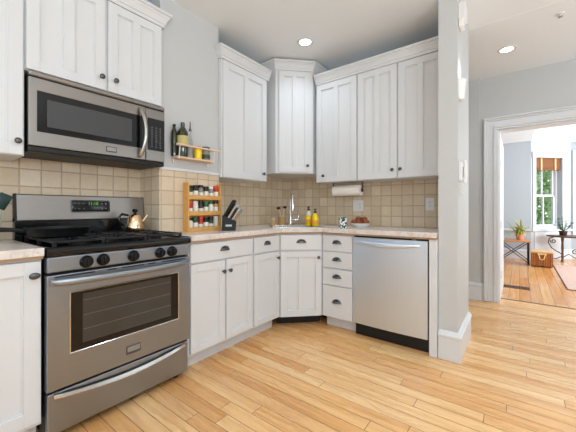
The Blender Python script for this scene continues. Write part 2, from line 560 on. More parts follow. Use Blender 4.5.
for z0, z1, yy in ((WZ0 + .05, zm + .02, .12), (zm - .02, WZ1 - .035, .15)):
    a, b = S0 + .035, S1 - .035
    win.box(a, a + .04, yy, yy + .03, z0, z1).box(b - .04, b, yy, yy + .03, z0, z1).box(a, b, yy, yy + .03, z0, z0 + .045).box(a, b, yy, yy + .03, z1 - .045, z1)
    win.box((a + b) / 2 - .011, (a + b) / 2 + .011, yy, yy + .03, z0, z1)
w1 = struct('window_1', facet(win), TRIMW)
facet(MB().box(S0 + .05, S1 - .05, .133, .137, WZ0 + .06, zm).box(S0 + .05, S1 - .05, .163, .167, zm, WZ1 - .05)).done('pane', WINGL, w1)
bl = thing('window_blind', 'rolled-up woven bamboo blind at the top of the bay window', 'blind')
bm_ = MB().box(S0 + .01, S1 - .005, .03, .07, 1.99, WZ1 - .005)
for i in range(4): bm_.box(S0 + .01, S1 - .005, .015 + .006 * i, .05 + .006 * i, 1.955 + .03 * i, 1.985 + .03 * i, .008)
facet(bm_).done('woven_slats', BAMBOO, bl)
for sx in (S0 + .15, S1 - .16):
    facet(MB().box(sx, sx + .035, .010, .03, 1.957, WZ1 - .012)).done('tape', TAPE, bl)

# outdoors
struct('ground', MB().box(-14, 16, 9.5, 40, -.6, -.5), GRASS)


def tree(x, y, h, r, label, seed):
    rnd = random.Random(seed)
    t = thing('tree', label, 'tree', (x, y, -.5))
    MB().tube([(0, 0, 0), (.05, 0, h * .4), (0, .05, h * .8)], [.16, .12, .05], 8).done('trunk', BARK, t, True)
    b = MB()
    for i in range(5200):
        d = Vector((rnd.gauss(0, 1), rnd.gauss(0, 1), rnd.gauss(0, 1))).normalized() * (rnd.random() ** .4)
        c = Vector((d.x * r, d.y * r, h * .55 + d.z * h * .5))
        n = Vector((rnd.gauss(0, 1), rnd.gauss(0, 1), rnd.gauss(0, 1) + .6)).normalized()
        a = n.cross(Vector((rnd.gauss(0, 1), rnd.gauss(0, 1), .1))).normalized(); e = n.cross(a)
        s_ = rnd.uniform(.06, .14)
        b.quad(c - a * s_, c + e * s_ * .6, c + a * s_, c - e * s_ * .6)
    b.done('crown', TREEL, t)


tree(.1, 14.0, 5.2, 1.5, 'leafy green tree filling the lower view through the bay window', 1)
tree(2.2, 18.2, 6.5, 1.9, 'taller leafy tree at the right side of the bay window view', 2)
tree(-2.4, 20.5, 7.5, 2.2, 'pale leafy tree farther off behind the others outside the bay window', 3)

# ---------------------------------------------------------------- backsplash (tiles on the walls)
struct('backsplash_back', MB().box(XL + .008, -.482, YB - .008, YB, .89, 1.52), TILE_X)
struct('backsplash_left', MB().box(XL, XL + .008, 1.727, YB - .008, .89, 1.52).box(XL, XL + .008, -.6, 1.183, .89, 1.50), TILE_Y)
struct('backsplash_chase', MB().box(-2.08, -2.072, 1.177, 1.725, .89, 1.388), TILE_Y)
struct('backsplash_return', MB().box(XL + .008, -2.08, 1.177, 1.185, .89, 1.45), TILE_R)
struct('trim_7', MB().box(-2.08, -2.060, 1.178, 1.724, 1.388, 1.410, .003).box(-2.08, -2.055, 1.178, 1.205, 1.41, 1.425, .003), TRIMW)

# ---------------------------------------------------------------- cabinets


def knob_mb(r=.0155):
    return MB().lathe([(.0, 0), (.008, 0), (.006, .006), (.006, .013), (r * .8, .017), (r, .022), (r * .85, .027), (r * .4, .0305), (0, .031)], 16)


def add_knob(parent, x, z, wide=False):
    b = knob_mb()
    b.bm.transform(AX_OUT)
    if wide:
        for v in b.bm.verts: v.co.x *= 1.35
    o = b.done('knob', PEWTER, parent, True)
    o.location = (x, 0, z)


def add_pull(parent, x, z):
    """cup pull: half dome with a flange, open below"""
    b = MB(); n, m = 18, 6
    bm = b.bm

    def shell(a, h, p, off):
        g = []
        for j in range(m + 1):
            ph = (PI / 2) * j / m
            g.append([bm.verts.new((a * math.cos(PI * i / n), -p * math.sin(ph) * math.sin(PI * i / n) - off, h * math.cos(ph) * math.sin(PI * i / n))) for i in range(n + 1)])
        for j in range(m):
            for i in range(n):
                bm.faces.new((g[j][i], g[j][i + 1], g[j + 1][i + 1], g[j + 1][i]))
    shell(.046, .030, .024, .0)
    shell(.043, .027, .021, .0)
    b.box(-.056, .056, -.003, 0, -.004, .004, .001)
    b.tube([(-.05, -.002, .0), (-.035, -.003, .027), (0, -.003, .036), (.035, -.003, .027), (.05, -.002, .0)], .0035, 6)
    b.tube([(.046 * math.cos(PI * i / n), -.024 * math.sin(PI * i / n), -.001) for i in range(n + 1)], .002, 6)
    b.bm.transform(Matrix.Scale(.86, 4))
    o = b.done('cup_pull', PEWTER, parent, True)
    o.location = (x, 0, z)


def door(parent, x0, x1, z0, z1, panels=2, knob=None, fr=.058, mid=.05, wide=False):
    w, h = x1 - x0, z1 - z0
    b = MB(); e = .0012
    b.box(0, fr, 0, .02, 0, h, e).box(w - fr, w, 0, .02, 0, h, e)
    b.box(fr, w - fr, 0, .02, 0, fr, e).box(fr, w - fr, 0, .02, h - fr, h, e)
    if panels == 2:
        b.box(w / 2 - mid / 2, w / 2 + mid / 2, 0, .02, fr, h - fr, e)
    b.box(fr - .004, w - fr + .004, .0145, .0195, fr - .004, h - fr + .004)
    # small sticking step round each panel
    xs = [(fr, w / 2 - mid / 2), (w / 2 + mid / 2, w - fr)] if panels == 2 else [(fr, w - fr)]
    for a, c in xs:
        s = .007
        b.box(a, a + s, .010, .016, fr, h - fr).box(c - s, c, .010, .016, fr, h - fr)
        b.box(a + s, c - s, .010, .016, fr, fr + s).box(a + s, c - s, .010, .016, h - fr - s, h - fr)
    o = b.done('door', WHITE, parent)
    o.location = (x0, 0, z0)
    if knob: add_knob(o, knob[0] - x0, knob[1] - z0, wide)
    return o


def drawer(parent, x0, x1, z0, z1, pull=True):
    o = MB().box(0, x1 - x0, 0, .02, 0, z1 - z0, .003).done('drawer', WHITE, parent)
    o.location = (x0, 0, z0)
    if pull: add_pull(o, (x1 - x0) / 2, (z1 - z0) / 2 - .002)
    return o


CROWN = [(0, 0), (.010, 0), (.012, .022), (.018, .024), (.020, .034), (.030, .056), (.040, .068), (.040, .076), (.050, .080), (.050, .098), (0, .098)]


def crown(parent, path, z):
    return MB().sweep(path, [(o, z + q) for o, q in CROWN]).done('crown_moulding', WHITE, parent)


# --- upper cabinets, left wall
Z1 = 1.375
c = thing('wall_cabinet', 'white wall cabinet left of the microwave, cut by the picture edge', 'cabinet', (-2.03, 0, 0), LEFT)
MB().box(-.06, .419, .02, .328, Z1, 2.42, .001).done('body', WHITE, c)
door(c, -.05, .411, Z1 + .003, 2.395, 2, (.388, 1.446))
crown(c, [(-.06, .012), (.4195, .012)], 2.402)

c = thing('wall_cabinet', 'white two-door wall cabinet above the microwave', 'cabinet', (-2.03, 0, 0), LEFT)
MB().box(.420, 1.178, .02, .328, 1.826, 2.42, .001).done('body', WHITE, c)
door(c, .424, .802, 1.832, 2.395, 2, (.778, 1.906), .055, .055)
door(c, .818, 1.170, 1.832, 2.395, 2, (.858, 1.906), .055, .05)
crown(c, [(.420, .012), (1.182, .012), (1.182, .049)], 2.402)

c = thing('wall_cabinet', 'white single-door wall cabinet beside the small oil shelf', 'cabinet', (-2.03, 1.728, 0), LEFT)
MB().box(0, .585, .02, .328, Z1, 2.42, .001).done('body', WHITE, c)
door(c, .012, .572, Z1 + .004, 2.395, 2, (.515, 1.448), .062, .055)
crown(c, [(-.001, .049), (-.001, .012), (.612, .012)], 2.402)

# --- corner wall cabinet (diagonal front)
c = thing('wall_cabinet', 'tall white corner wall cabinet with angled front above the sink', 'cabinet', (-2.03, 2.44, 0), PI / 4)
q = .2333
cp = [(0, 0), (.396, 0), (.396 + q - .004, q - .004), (.198, .656), (-q + .004, q - .004)]
MB().prism(cp, 1.475, 2.60).done('body', WHITE, c)
d_ = door(c, .034, .362, 1.487, 2.545, 2, (.335, 1.555), .055, .045)
d_.location.y = -.02
crown(c, [(-q + .006, q - .006), (0, 0), (.396, 0), (.396 + q - .006, q - .006)], 2.555)

# --- upper cabinets, back wall
c = thing('wall_cabinet', 'white single-door wall cabinet with knob at lower left, over the paper towels', 'cabinet', (0, 2.72, 0))
MB().box(-1.715, -1.243, .02, .328, Z1, 2.42, .001).done('body', WHITE, c)
door(c, -1.703, -1.250, Z1 + .004, 2.395, 2, (-1.612, 1.442))
crown(c, [(-1.712, .012), (-1.2425, .012)], 2.402)
c = thing('wall_cabinet', 'white two-door wall cabinet ending at the grey partition', 'cabinet', (0, 2.72, 0))
MB().box(-1.242, -.4825, .02, .328, Z1, 2.42, .001).done('body', WHITE, c)
door(c, -1.236, -.866, Z1 + .004, 2.395, 2, (-.902, 1.450))
door(c, -.853, -.490, Z1 + .004, 2.395, 2, (-.832, 1.452))
crown(c, [(-1.242, .012), (-.483, .012)], 2.402)

# --- base cabinets
BT = .872
c = thing('base_cabinet', 'white base cabinet left of the range with oval knob', 'cabinet', (-1.742, 0, 0), LEFT)
MB().box(-.06, .421, .02, .60, .105, BT, .001).done('body', WHITE, c)
MB().box(-.06, .421, .10, .115, 0, .105).done('toe_kick', WHITE, c)
door(c, -.05, .415, .127, .862, 1, (.388, .80), .06, wide=True)
c = thing('base_cabinet', 'white base cabinet with one drawer over two doors, right of the range', 'cabinet', (-1.742, 0, 0), LEFT)
MB().box(1.20, 1.809, .02, .325, .105, BT, .001).done('body', WHITE, c)
MB().box(1.20, 1.809, .10, .115, 0, .105).done('toe_kick', WHITE, c)
drawer(c, 1.212, 1.800, .733, .862)
door(c, 1.212, 1.510, .125, .722, 1, (1.487, .640), .052)
door(c, 1.522, 1.800, .125, .722, 1, (1.548, .640), .052)
c = thing('base_cabinet', 'narrow white base cabinet with one drawer and one door, beside the angled sink cabinet', 'cabinet', (-1.742, 0, 0), LEFT)
MB().box(1.811, 2.163, .02, .60, .105, BT, .001).done('body', WHITE, c)
MB().box(1.811, 2.163, .10, .115, 0, .105).done('toe_kick', WHITE, c)
drawer(c, 1.822, 2.146, .728, .862)
door(c, 1.822, 2.146, .118, .717, 1, (2.120, .660), .052)

c = thing('base_cabinet', 'white angled corner sink base cabinet with false drawer front', 'cabinet', (-1.762, 2.166, 0), PI / 4)
W_ = .4116


def todiag(p):
    dx, dy = p[0] + 1.762, p[1] - 2.166
    return (dx * .70711 + dy * .70711, -dx * .70711 + dy * .70711)


b = MB().prism([todiag(p) for p in [(-1.762, 2.166), (-1.471, 2.457), (-1.471, 3.03), (-2.34, 3.03), (-2.34, 2.166)]], .105, .70)
b.prism([todiag(p) for p in [(-1.762, 2.166), (-1.471, 2.457), (-1.491, 2.477), (-1.782, 2.186)]], .70, BT)
b.done('body', WHITE, c)
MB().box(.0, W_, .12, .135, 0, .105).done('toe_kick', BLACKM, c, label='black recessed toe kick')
o = drawer(c, .014, W_ - .014, .722, .862); o.location.y = -.02
o = door(c, .014, W_ - .014, .108, .710, 2, (W_ - .045, .652), .056, .05); o.location.y = -.02

c = thing('drawer_cabinet', 'white base unit of four stacked drawers beside the dishwasher', 'cabinet', (0, 2.437, 0))
MB().box(-1.469, -1.153, .02, .60, .105, BT, .001).done('body', WHITE, c)
MB().box(-1.469, -1.153, .10, .115, 0, .105).done('toe_kick', WHITE, c)
for z0, z1 in ((.718, .862), (.563, .708), (.408, .553), (.112, .398)):
    drawer(c, -1.459, -1.161, z0, z1)
tag(MB().box(-.538, -.4835, 2.437, 3.03, 0, .873, .002).done('end_panel', WHITE), 'white end panel between the dishwasher and the grey partition', 'panel')

# --- countertops
CT0, CT1 = .886, .924
c = thing('countertop', 'beige stone countertop wrapping the corner from range to partition', 'countertop')
U0, V0 = .470, 2.955


def uv(a, d): return ((a - d) * .70711, (a + d) * .70711)


SH = [uv(U0 - .23, V0 - .15), uv(U0 + .23, V0 - .15), uv(U0 + .23, V0 + .15), uv(U0 - .23, V0 + .15)]
CP = [(-1.715, 1.198), (-1.715, 2.146), (-1.451, 2.41), (-.4845, 2.41), (-.4845, 3.041), (-2.351, 3.041), (-2.351, 1.729), (-2.071, 1.729), (-2.071, 1.198)]
MB().prism(CP, CT0, CT1, .004, SH).done('slab', STONE, c)
CPs = [(-1.728, 1.2), (-1.728, 2.152), (-1.457, 2.423), (-.486, 2.423), (-.486, 3.03), (-2.34, 3.03), (-2.34, 1.74), (-2.06, 1.74), (-2.06, 1.2)]
MB().prism(CPs, BT + .001, CT0, 0, SH).done('substrate', PLY, c)
c = thing('countertop', 'short beige stone countertop left of the range', 'countertop')
MB().prism([(-2.351, -.06), (-1.715, -.06), (-1.715, .423), (-2.351, .423)], CT0, CT1, .004).done('slab', STONE, c)
MB().box(-2.34, -1.728, -.06, .421, BT + .001, CT0).done('substrate', PLY, c)

# --- sink and faucet
SINKF = Matrix.Translation((*uv(U0, V0), 0)) @ Matrix.Rotation(PI / 4, 4, 'Z')
s = thing('sink', 'steel drop-in sink set in the corner countertop', 'sink', (*uv(U0, V0), CT1), PI / 4)
b = MB()
b.box(-.25, -.215, -.17, .17, 0, .008, .002).box(.215, .25, -.17, .17, 0, .008, .002).box(-.215, .215, -.17, -.135, 0, .008, .002).box(-.215, .215, .135, .17, 0, .008, .002)
b.done('rim', NICKEL, s)
b = MB()
b.box(-.222, -.216, -.142, .142, -.18, .002).box(.216, .222, -.142, .142, -.18, .002).box(-.216, .216, -.142, -.136, -.18, .002).box(-.216, .216, .136, .142, -.18, .002).box(-.216, .216, -.136, .136, -.18, -.174)
b.done('bowl', NICKEL, s)
MB().lathe([(.0, -.174), (.04, -.174), (.04, -.170), (.0, -.171)], 16).done('drain', CHROME, s, True)

f = thing('faucet', 'polished pull-down faucet with tall arched spout behind the corner sink', 'faucet', (-1.922, 2.558, CT1))
MB().lathe([(.0, 0), (.026, 0), (.026, .006), (.017, .012), (.016, .10), (.014, .104), (0, .104)], 20).done('body', CHROME, f, True)
sd = Vector((.62, -.50, 0)).normalized()
pts = [(0, 0, .10), (0, 0, .225)] + [tuple(sd * (.045 - .045 * math.cos(a)) + Vector((0, 0, .272 + .048 * math.sin(a)))) for a in [PI * i / 10 for i in range(0, 10)]]
MB().tube(pts, .0125, 12).done('spout', CHROME, f, True)
e = sd * .09
MB().tube([(e.x * .99, e.y * .99, .288), (e.x, e.y, .262), (e.x * 1.02, e.y * 1.02, .182), (e.x * 1.03, e.y * 1.03, .157)], [.0125, .0145, .0165, .0155], 14).done('spray_head', CHROME, f, True)
rt = Vector((.7945, .6073, 0))
hp = [Vector((0, 0, .06)), rt * .03 + Vector((0, 0, .06)), rt * .075 + Vector((0, 0, .062)), rt * .082 + Vector((0, 0, .08)), rt * .086 + Vector((0, 0, .115))]
MB().tube(hp, [.013, .014, .013, .007, .005], 10).done('lever', CHROME, f, True)

# ---------------------------------------------------------------- gas range
RY = .428
R = thing('range', 'stainless steel gas range with five black knobs', 'stove', (-1.712, RY, 0), LEFT)
RW = .755
MB().box(.004, RW - .004, .045, .60, .035, .895, .002).done('body', BLACKM, R)
for x in (.05, RW - .05):
    for y in (.09, .55):
        MB().lathe([(0, 0), (.02, 0), (.02, .012), (.012, .014), (.012, .036), (0, .036)], 12, Matrix.Translation((x, y, 0))).done('foot', BLACKM, R)
# storage drawer
d = MB().box(.006, RW - .006, .012, .05, .045, .240, .006, 2).done('storage_drawer', STEEL, R)
# curved lip handle: a bowed crescent across the drawer
b = MB(); n = 28; bm = b.bm
rows = []
for i in range(n + 1):
    t = i / n; x = .03 + (RW - .06) * t
    bow = math.sin(PI * t)
    zc = .222 - .030 * bow
    out = .010 + .022 * bow ** .6
    prof = [(.014, zc + .016 + .010 * bow), (.012 - out * .7, zc + .010 + .006 * bow), (.012 - out, zc - .001), (.012 - out * .9, zc - .006), (.014, zc - .010)]
    rows.append([bm.verts.new((x, y, z)) for y, z in prof])
for i in range(n):
    for k in range(len(rows[0])):
        kk = (k + 1) % len(rows[0])
        bm.faces.new((rows[i][k], rows[i][kk], rows[i + 1][kk], rows[i + 1][k]))
bm.faces.new(rows[0]); bm.faces.new(rows[-1])
bmesh.ops.recalc_face_normals(bm, faces=bm.faces[:])
b.done('handle', CHROME, d, True)
# oven door
b = MB()
wx0, wx1, wz0, wz1 = .092, .672, .408, .700
b.plate((.002, RW - .002, .255, .792), (wx0, wx1, wz0, wz1), 0, .044)
od = b.done('oven_door', STEEL, R)
MB().box(wx0 - .001, wx1 + .001, .004, .03, wz0 - .001, wz1 + .001).done('window_glass', GLASSB, od)
b = MB()
for a, c_ in (((wx0, wz0), (wx1, wz0)), ((wx1, wz0), (wx1, wz1)), ((wx1, wz1), (wx0, wz1)), ((wx0, wz1), (wx0, wz0))):
    b.tube([(a[0], .0, a[1]), (c_[0], .0, c_[1])], .0028, 6)
b.done('window_bezel', CHROME, od)
MB().box(.145, .622, .0028, .006, .440, .683).done('oven_window', OVENG, od)
for z in (.505, .575, .648):
    MB().box(.15, .617, .0022, .0032, z, z + .002).done('oven_rack', KNOBG, od)
b = MB()
for x0, x1 in ((.03, .20), (.255, .30), (.33, .45), (.475, .52), (.56, .72)):
    b.box(x0, x1, -.0012, .002, .779, .785)
b.done('vent_slots', BLACKM, od)
b = MB(); bm = b.bm; rows = []
for i in range(n + 1):
    t = i / n; x = .018 + (RW - .036) * t
    bow = math.sin(PI * t) ** .5
    yo = -.012 - .043 * bow
    zc = .757 + .004 * (1 - bow)
    rows.append([bm.verts.new((x, yo + .0095 * math.cos(a), zc + (.0165 if 0 < i < n else .012) * math.sin(a))) for a in [2 * PI * k / 12 for k in range(12)]])
for i in range(n):
    for k in range(12):
        kk = (k + 1) % 12
        bm.faces.new((rows[i][k], rows[i][kk], rows[i + 1][kk], rows[i + 1][k]))
bm.faces.new(rows[0]); bm.faces.new(rows[-1])
b.box(.012, .035, -.016, .002, .742, .776, .003).box(RW - .035, RW - .012, -.016, .002, .742, .776, .003)
bmesh.ops.recalc_face_normals(bm, faces=bm.faces[:])
b.done('handle', STEEL, od, True)
bd = MB().box(.352, .432, -.004, .001, .298, .345, .002).done('badge', BADGE, od)
MB().box(.358, .426, -.0052, -.003, .312, .340, .001).done('badge_face', BADGEF, od)
# control panel and knobs
b = MB().box(.003, RW - .003, .0, .05, .803, .876, .006, 2)
cpn = b.done('control_panel', STEEL, R)
for kx in (.160, .236, .390, .546, .624):
    b = MB().lathe([(0, 0), (.031, 0), (.031, .006), (.027, .010), (.023, .028), (.020, .031), (0, .031)], 22)
    b.box(-.005, .005, -.022, .022, .028, .038, .002)
    b.bm.transform(AX_OUT)
    k_ = b.done('knob', BLACK, cpn, True); k_.location = (kx, 0, .839)
for kx in (.160, .236, .390, .546, .624):
    MB().box(kx - .004, kx + .004, -.0006, .001, .8705, .8718).done('knob_mark', BLACKM, cpn)
# cooktop with rolled front edge
pr = [(-.004, .880), (-.010, .892), (-.010, .906), (-.002, .917), (.012, .922), (.03, .920), (.05, .914), (.575, .914), (.575, .880)]
b = MB()
t = bmesh.new()
f_ = t.faces.new([t.verts.new((.0, y, z)) for y, z in pr])
r_ = bmesh.ops.extrude_face_region(t, geom=[f_])
bmesh.ops.translate(t, verts=[g for g in r_['geom'] if isinstance(g, bmesh.types.BMVert)], vec=(RW, 0, 0))
bmesh.ops.recalc_face_normals(t, faces=t.faces[:])
b.join(t)
b.box(0, .02, .01, .575, .905, .922, .006, 2).box(RW - .02, RW, .01, .575, .905, .922, .006, 2)
b.done('cooktop', BLACK, R, True)
for bx, by, br in ((.19, .17, .042), (.57, .17, .048), (.19, .42, .035), (.57, .42, .042), (.38, .30, .045)):
    bb = MB().lathe([(0, .913), (br * 1.25, .913), (br * 1.25, .920), (br, .922), (br, .930), (br * .8, .934), (0, .935)], 20, Matrix.Translation((bx, by, 0))).done('burner', BLACKM, R, True)
for gx0, gx1 in ((.035, .262), (.268, .491), (.497, .724)):
    b = MB(); z0, z1 = .934, .947; t_ = .012
    for y in (.045, .545):
        b.box(gx0, gx1, y - t_ / 2, y + t_ / 2, z0, z1, .003)
    for x in (gx0 + t_ / 2, gx1 - t_ / 2):
        b.box(x - t_ / 2, x + t_ / 2, .045, .545, z0, z1, .003)
    xm = (gx0 + gx1) / 2
    b.box(gx0, gx1, .295 - t_ / 2, .295 + t_ / 2, z0, z1, .003)
    for yc in (.17, .42):
        for sx in (-1, 1):
            b.box(*sorted((xm + sx * .022, xm + sx * .105)), yc - .005, yc + .005, z0, z1 + .002, .002)
        for sy in (-1, 1):
            b.box(xm - .005, xm + .005, *sorted((yc + sy * .022, yc + sy * .122)), z0, z1 + .002, .002)
    for x in (gx0 + .008, gx1 - .008):
        for y in (.05, .295, .54):
            b.box(x - .008, x + .008, y - .008, y + .008, .914, z0 + .002, .002)
    b.done('grate', IRON, R)
# backguard
b = MB().box(.0, RW, .585, .645, .895, 1.045, .003)
bgd = b.done('backguard', BLACK, R)
b = MB()
t = bmesh.new()
f_ = t.faces.new([t.verts.new((.008, y, z)) for y, z in [(.576, 1.035), (.580, 1.028), (.645, 1.028), (.645, 1.188), (.596, 1.188), (.588, 1.182)]])
r_ = bmesh.ops.extrude_face_region(t, geom=[f_])
bmesh.ops.translate(t, verts=[g for g in r_['geom'] if isinstance(g, bmesh.types.BMVert)], vec=(RW - .016, 0, 0))
bmesh.ops.recalc_face_normals(t, faces=t.faces[:])
b.join(t)
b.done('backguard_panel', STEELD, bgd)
for x0 in (0, RW - .008):
    MB().prism([(.57, 1.026), (.646, 1.026), (.646, 1.190), (.59, 1.190)], 0, .008, 0, None, Matrix.Translation((x0, 0, 0)) @ Matrix(((0, 0, 1, 0), (1, 0, 0, 0), (0, 1, 0, 0), (0, 0, 0, 1)))).done('end_cap', BLACKM, bgd)
tilt = math.atan2(.012, .147)
disp = MB().box(-.116, .116, -.003, .004, -.040, .040, .012, 3)
disp.bm.transform(Matrix.Rotation(-tilt, 4, 'X'))
dp = disp.done('display', GLASSB, R, True); dp.location = (.387, .5830, 1.118)


def text_mesh(s, size, name, mat, parent, loc, rot):
    cu = bpy.data.curves.new('t', 'FONT'); cu.body = s; cu.size = size; cu.align_x = 'CENTER'; cu.align_y = 'CENTER'; cu.extrude = .0004
    o = bpy.data.objects.new('t', cu); COL.objects.link(o)
    me = bpy.data.meshes.new_from_object(o)
    bpy.data.objects.remove(o); bpy.data.curves.remove(cu)
    me.name = name; me.materials.clear(); me.materials.append(mat)
    o = bpy.data.objects.new(name, me); COL.objects.link(o); o.parent = parent
    o.location = loc; o.rotation_euler = rot
    return o


text_mesh('11:18', .028, 'clock_digits', LEDG, dp, (.012, -.0066, .018), (PI / 2 - tilt, 0, 0))
for zz in (.018, -.016):
    for x, hh in ((-.092, .0015), (-.068, .0015), (-.044, .0015), (.066, .0035), (.092, .0035)):
        b = MB().box(x - .005, x + .005, -.0036, -.0026, zz - hh, zz + hh)
        b.bm.transform(Matrix.Rotation(-tilt, 4, 'X'))
        b.done('button_print', KEYD, dp)

# ---------------------------------------------------------------- microwave
m = thing('microwave', 'stainless over-the-range microwave with bowed handle', 'microwave', (-2.01, RY, 0), LEFT)
MW = .754; mz0, mz1 = 1.405, 1.822
MB().box(.004, MW - .004, .035, .345, mz0, mz1, .003).done('body', BLACKM, m)
MB().box(.0, MW, -.004, .04, mz1 - .028, mz1, .008, 2).done('vent_grille', STEELD, m)
MB().box(.004, MW - .004, .004, .035, mz1 - .034, mz1 - .028).done('vent_gap', BLACKM, m)
gz0, gz1, gx0, gx1 = 1.508, 1.722, .036, .588
b = MB()
b.plate((.0, .614, 1.432, mz1 - .034), (gx0, gx1, gz0, gz1), 0, .035, .003)
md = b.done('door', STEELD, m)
MB().box(gx0 - .002, gx1 + .024, .0018, .02, gz0 - .002, gz1 + .002).done('window_glass', GLASSB, md)
MB().box(.078, .525, .0008, .004, gz0 + .032, gz1 - .036).done('window_mesh', MESHG, md)
b = MB().box(gx1, .614, -.0012, .01, gz0 - .002, gz1 + .002).done('handle_backing', GLASSB, md)
b = MB()
pts = [(.572 + .02 * (1 - (2 * i / 20 - 1) ** 2), -.006 - .045 * math.sin(PI * i / 20) ** .7, 1.447 + .325 * i / 20) for i in range(21)]
b.tube(pts, [.009] + [.0135] * 19 + [.009], 12)
b.done('handle', NICKEL, md, True)
bd = MB().box(.368, .430, -.003, .002, 1.452, 1.486, .002).done('badge', BADGE, md)
MB().box(.373, .425, -.0042, -.002, 1.458, 1.481, .001).done('badge_face', BADGEF, md)
cpn = MB().box(.618, MW, .0, .035, 1.432, mz1 - .034, .004).done('control_panel', STEELD, m)
MB().box(.628, MW - .002, -.0015, .006, gz0 - .004, gz1 + .002, .001).done('keypad_glass', GLASSB, cpn)
for i in range(9):
    for j in range(3):
        x = .660 + .030 * j; z = 1.53 + .0165 * i
        MB().box(x - .006, x + .005, -.0022, -.001, z - .002, z + .002).done('button_print', KEYD, cpn)
MB().box(.0, MW, .006, .06, mz0 - .004, 1.431, .004).done('bottom_grille', BLACKM, m)

# ---------------------------------------------------------------- dishwasher
d = thing('dishwasher', 'stainless steel dishwasher under the countertop by the partition', 'dishwasher', (0, 2.437, 0))
MB().box(-1.150, -.542, .03, .58, .10, .870, .002).done('body', BLACKM, d)
b = MB()
t = bmesh.new()
nx = 12; g = []
for i in range(nx + 1):
    x = -1.146 + .598 * i / nx
    y = -.010 * (1 - (2 * i / nx - 1) ** 2)
    g.append((t.verts.new((x, y, .118)), t.verts.new((x, y, .856)), t.verts.new((x, .03, .856)), t.verts.new((x, .03, .118))))
for i in range(nx):
    for k in range(4):
        t.faces.new((g[i][k], g[i][(k + 1) % 4], g[i + 1][(k + 1) % 4], g[i + 1][k]))
t.faces.new(g[0]); t.faces.new(g[-1])
bmesh.ops.recalc_face_normals(t, faces=t.faces[:])
b.join(t)
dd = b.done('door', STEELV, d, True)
b = MB(); bm = b.bm; rows = []
for i in range(n + 1):
    t = i / n; x = -1.128 + .532 * t
    bow = math.sin(PI * t)
    yo = -.022 - .034 * bow ** .7
    zc = .818 - .012 * bow ** 2
    rr = .014 + .006 * bow ** 3
    rows.append([bm.verts.new((x, yo + .009 * math.cos(a), zc + rr * math.sin(a))) for a in [2 * PI * k / 12 for k in range(12)]])
for i in range(n):
    for k in range(12):
        kk = (k + 1) % 12
        bm.faces.new((rows[i][k], rows[i][kk], rows[i + 1][kk], rows[i + 1][k]))
bm.faces.new(rows[0]); bm.faces.new(rows[-1])
b.box(-1.13, -1.11, -.028, .0, .806, .830, .003).box(-.614, -.594, -.028, .0, .806, .830, .003)
bmesh.ops.recalc_face_normals(bm, faces=bm.faces[:])
b.done('handle', STEELV, dd, True)
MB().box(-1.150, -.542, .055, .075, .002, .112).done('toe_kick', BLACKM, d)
MB().box(-.66, -.63, .0, .012, .857, .866, .001).done('latch', NICKEL, d)

# ---------------------------------------------------------------- things on the stove and left counter
Z_G = .949
p = thing('frying_pan', 'large black frying pan with handle pointing left on the rear burner', 'pan', (-2.045, .565, Z_G))
MB().lathe([(0, 0), (.112, 0), (.128, .006), (.146, .048), (.149, .050), (.144, .050), (.126, .009), (.110, .004), (0, .004)], 32).done('bowl', BLACKM, p, True)
MB().tube([(0, -.140, .036), (.005, -.20, .046), (.02, -.30, .052), (.03, -.42, .050)], [.012, .011, .015, .014], 10).done('handle', BLACKM, p, True)

k = thing('kettle', 'small shiny kettle with black knob on the right rear burner', 'kettle', (-2.125, 1.028, Z_G), .3)
k.scale = (1.12, 1.12, 1.12)
MB().lathe([(0, 0), (.050, 0), (.053, .006), (.050, .03), (.038, .082), (.030, .098), (.022, .104), (0, .106)], 28).done('body', GOLDK, k, True)
MB().lathe([(0, .104), (.008, .104), (.008, .112), (.016, .118), (.017, .126), (.012, .134), (0, .136)], 16).done('lid_knob', BLACK, k, True)
MB().tube([(-.020, -.030, .096), (-.035, -.062, .104), (-.04, -.082, .085), (-.038, -.080, .055), (-.03, -.055, .032)], [.006, .008, .009, .008, .006], 8).done('handle', BLACK, k, True)
MB().tube([(.02, .035, .055), (.028, .05, .075), (.035, .062, .096)], [.011, .008, .006], 8).done('spout', GOLDK, k, True)

cr = thing('utensil_crock', 'white ceramic crock at the left picture edge', 'crock', (-2.21, .287, CT1))
MB().lathe([(0, 0), (.058, 0), (.064, .01), (.070, .15), (.072, .165), (.066, .165), (.060, .015), (0, .012)], 24).done('pot', CERAM, cr, True)
sp = thing('spatula', 'dark green spatula leaning out of the white crock', 'utensil', (-2.21, .287, CT1 + .014))
MB().tube([(.0, -.02, .0), (.01, .03, .13), (.012, .05, .18)], .006, 8).done('handle', TEAL, sp, True)
b = MB().box(-.004, .004, -.028, .028, 0, .085, .004, 2)
b.bm.transform(Matrix.Translation((.012, .055, .165)) @ Matrix.Rotation(-.45, 4, 'X'))
b.done('blade', TEAL, sp, True)

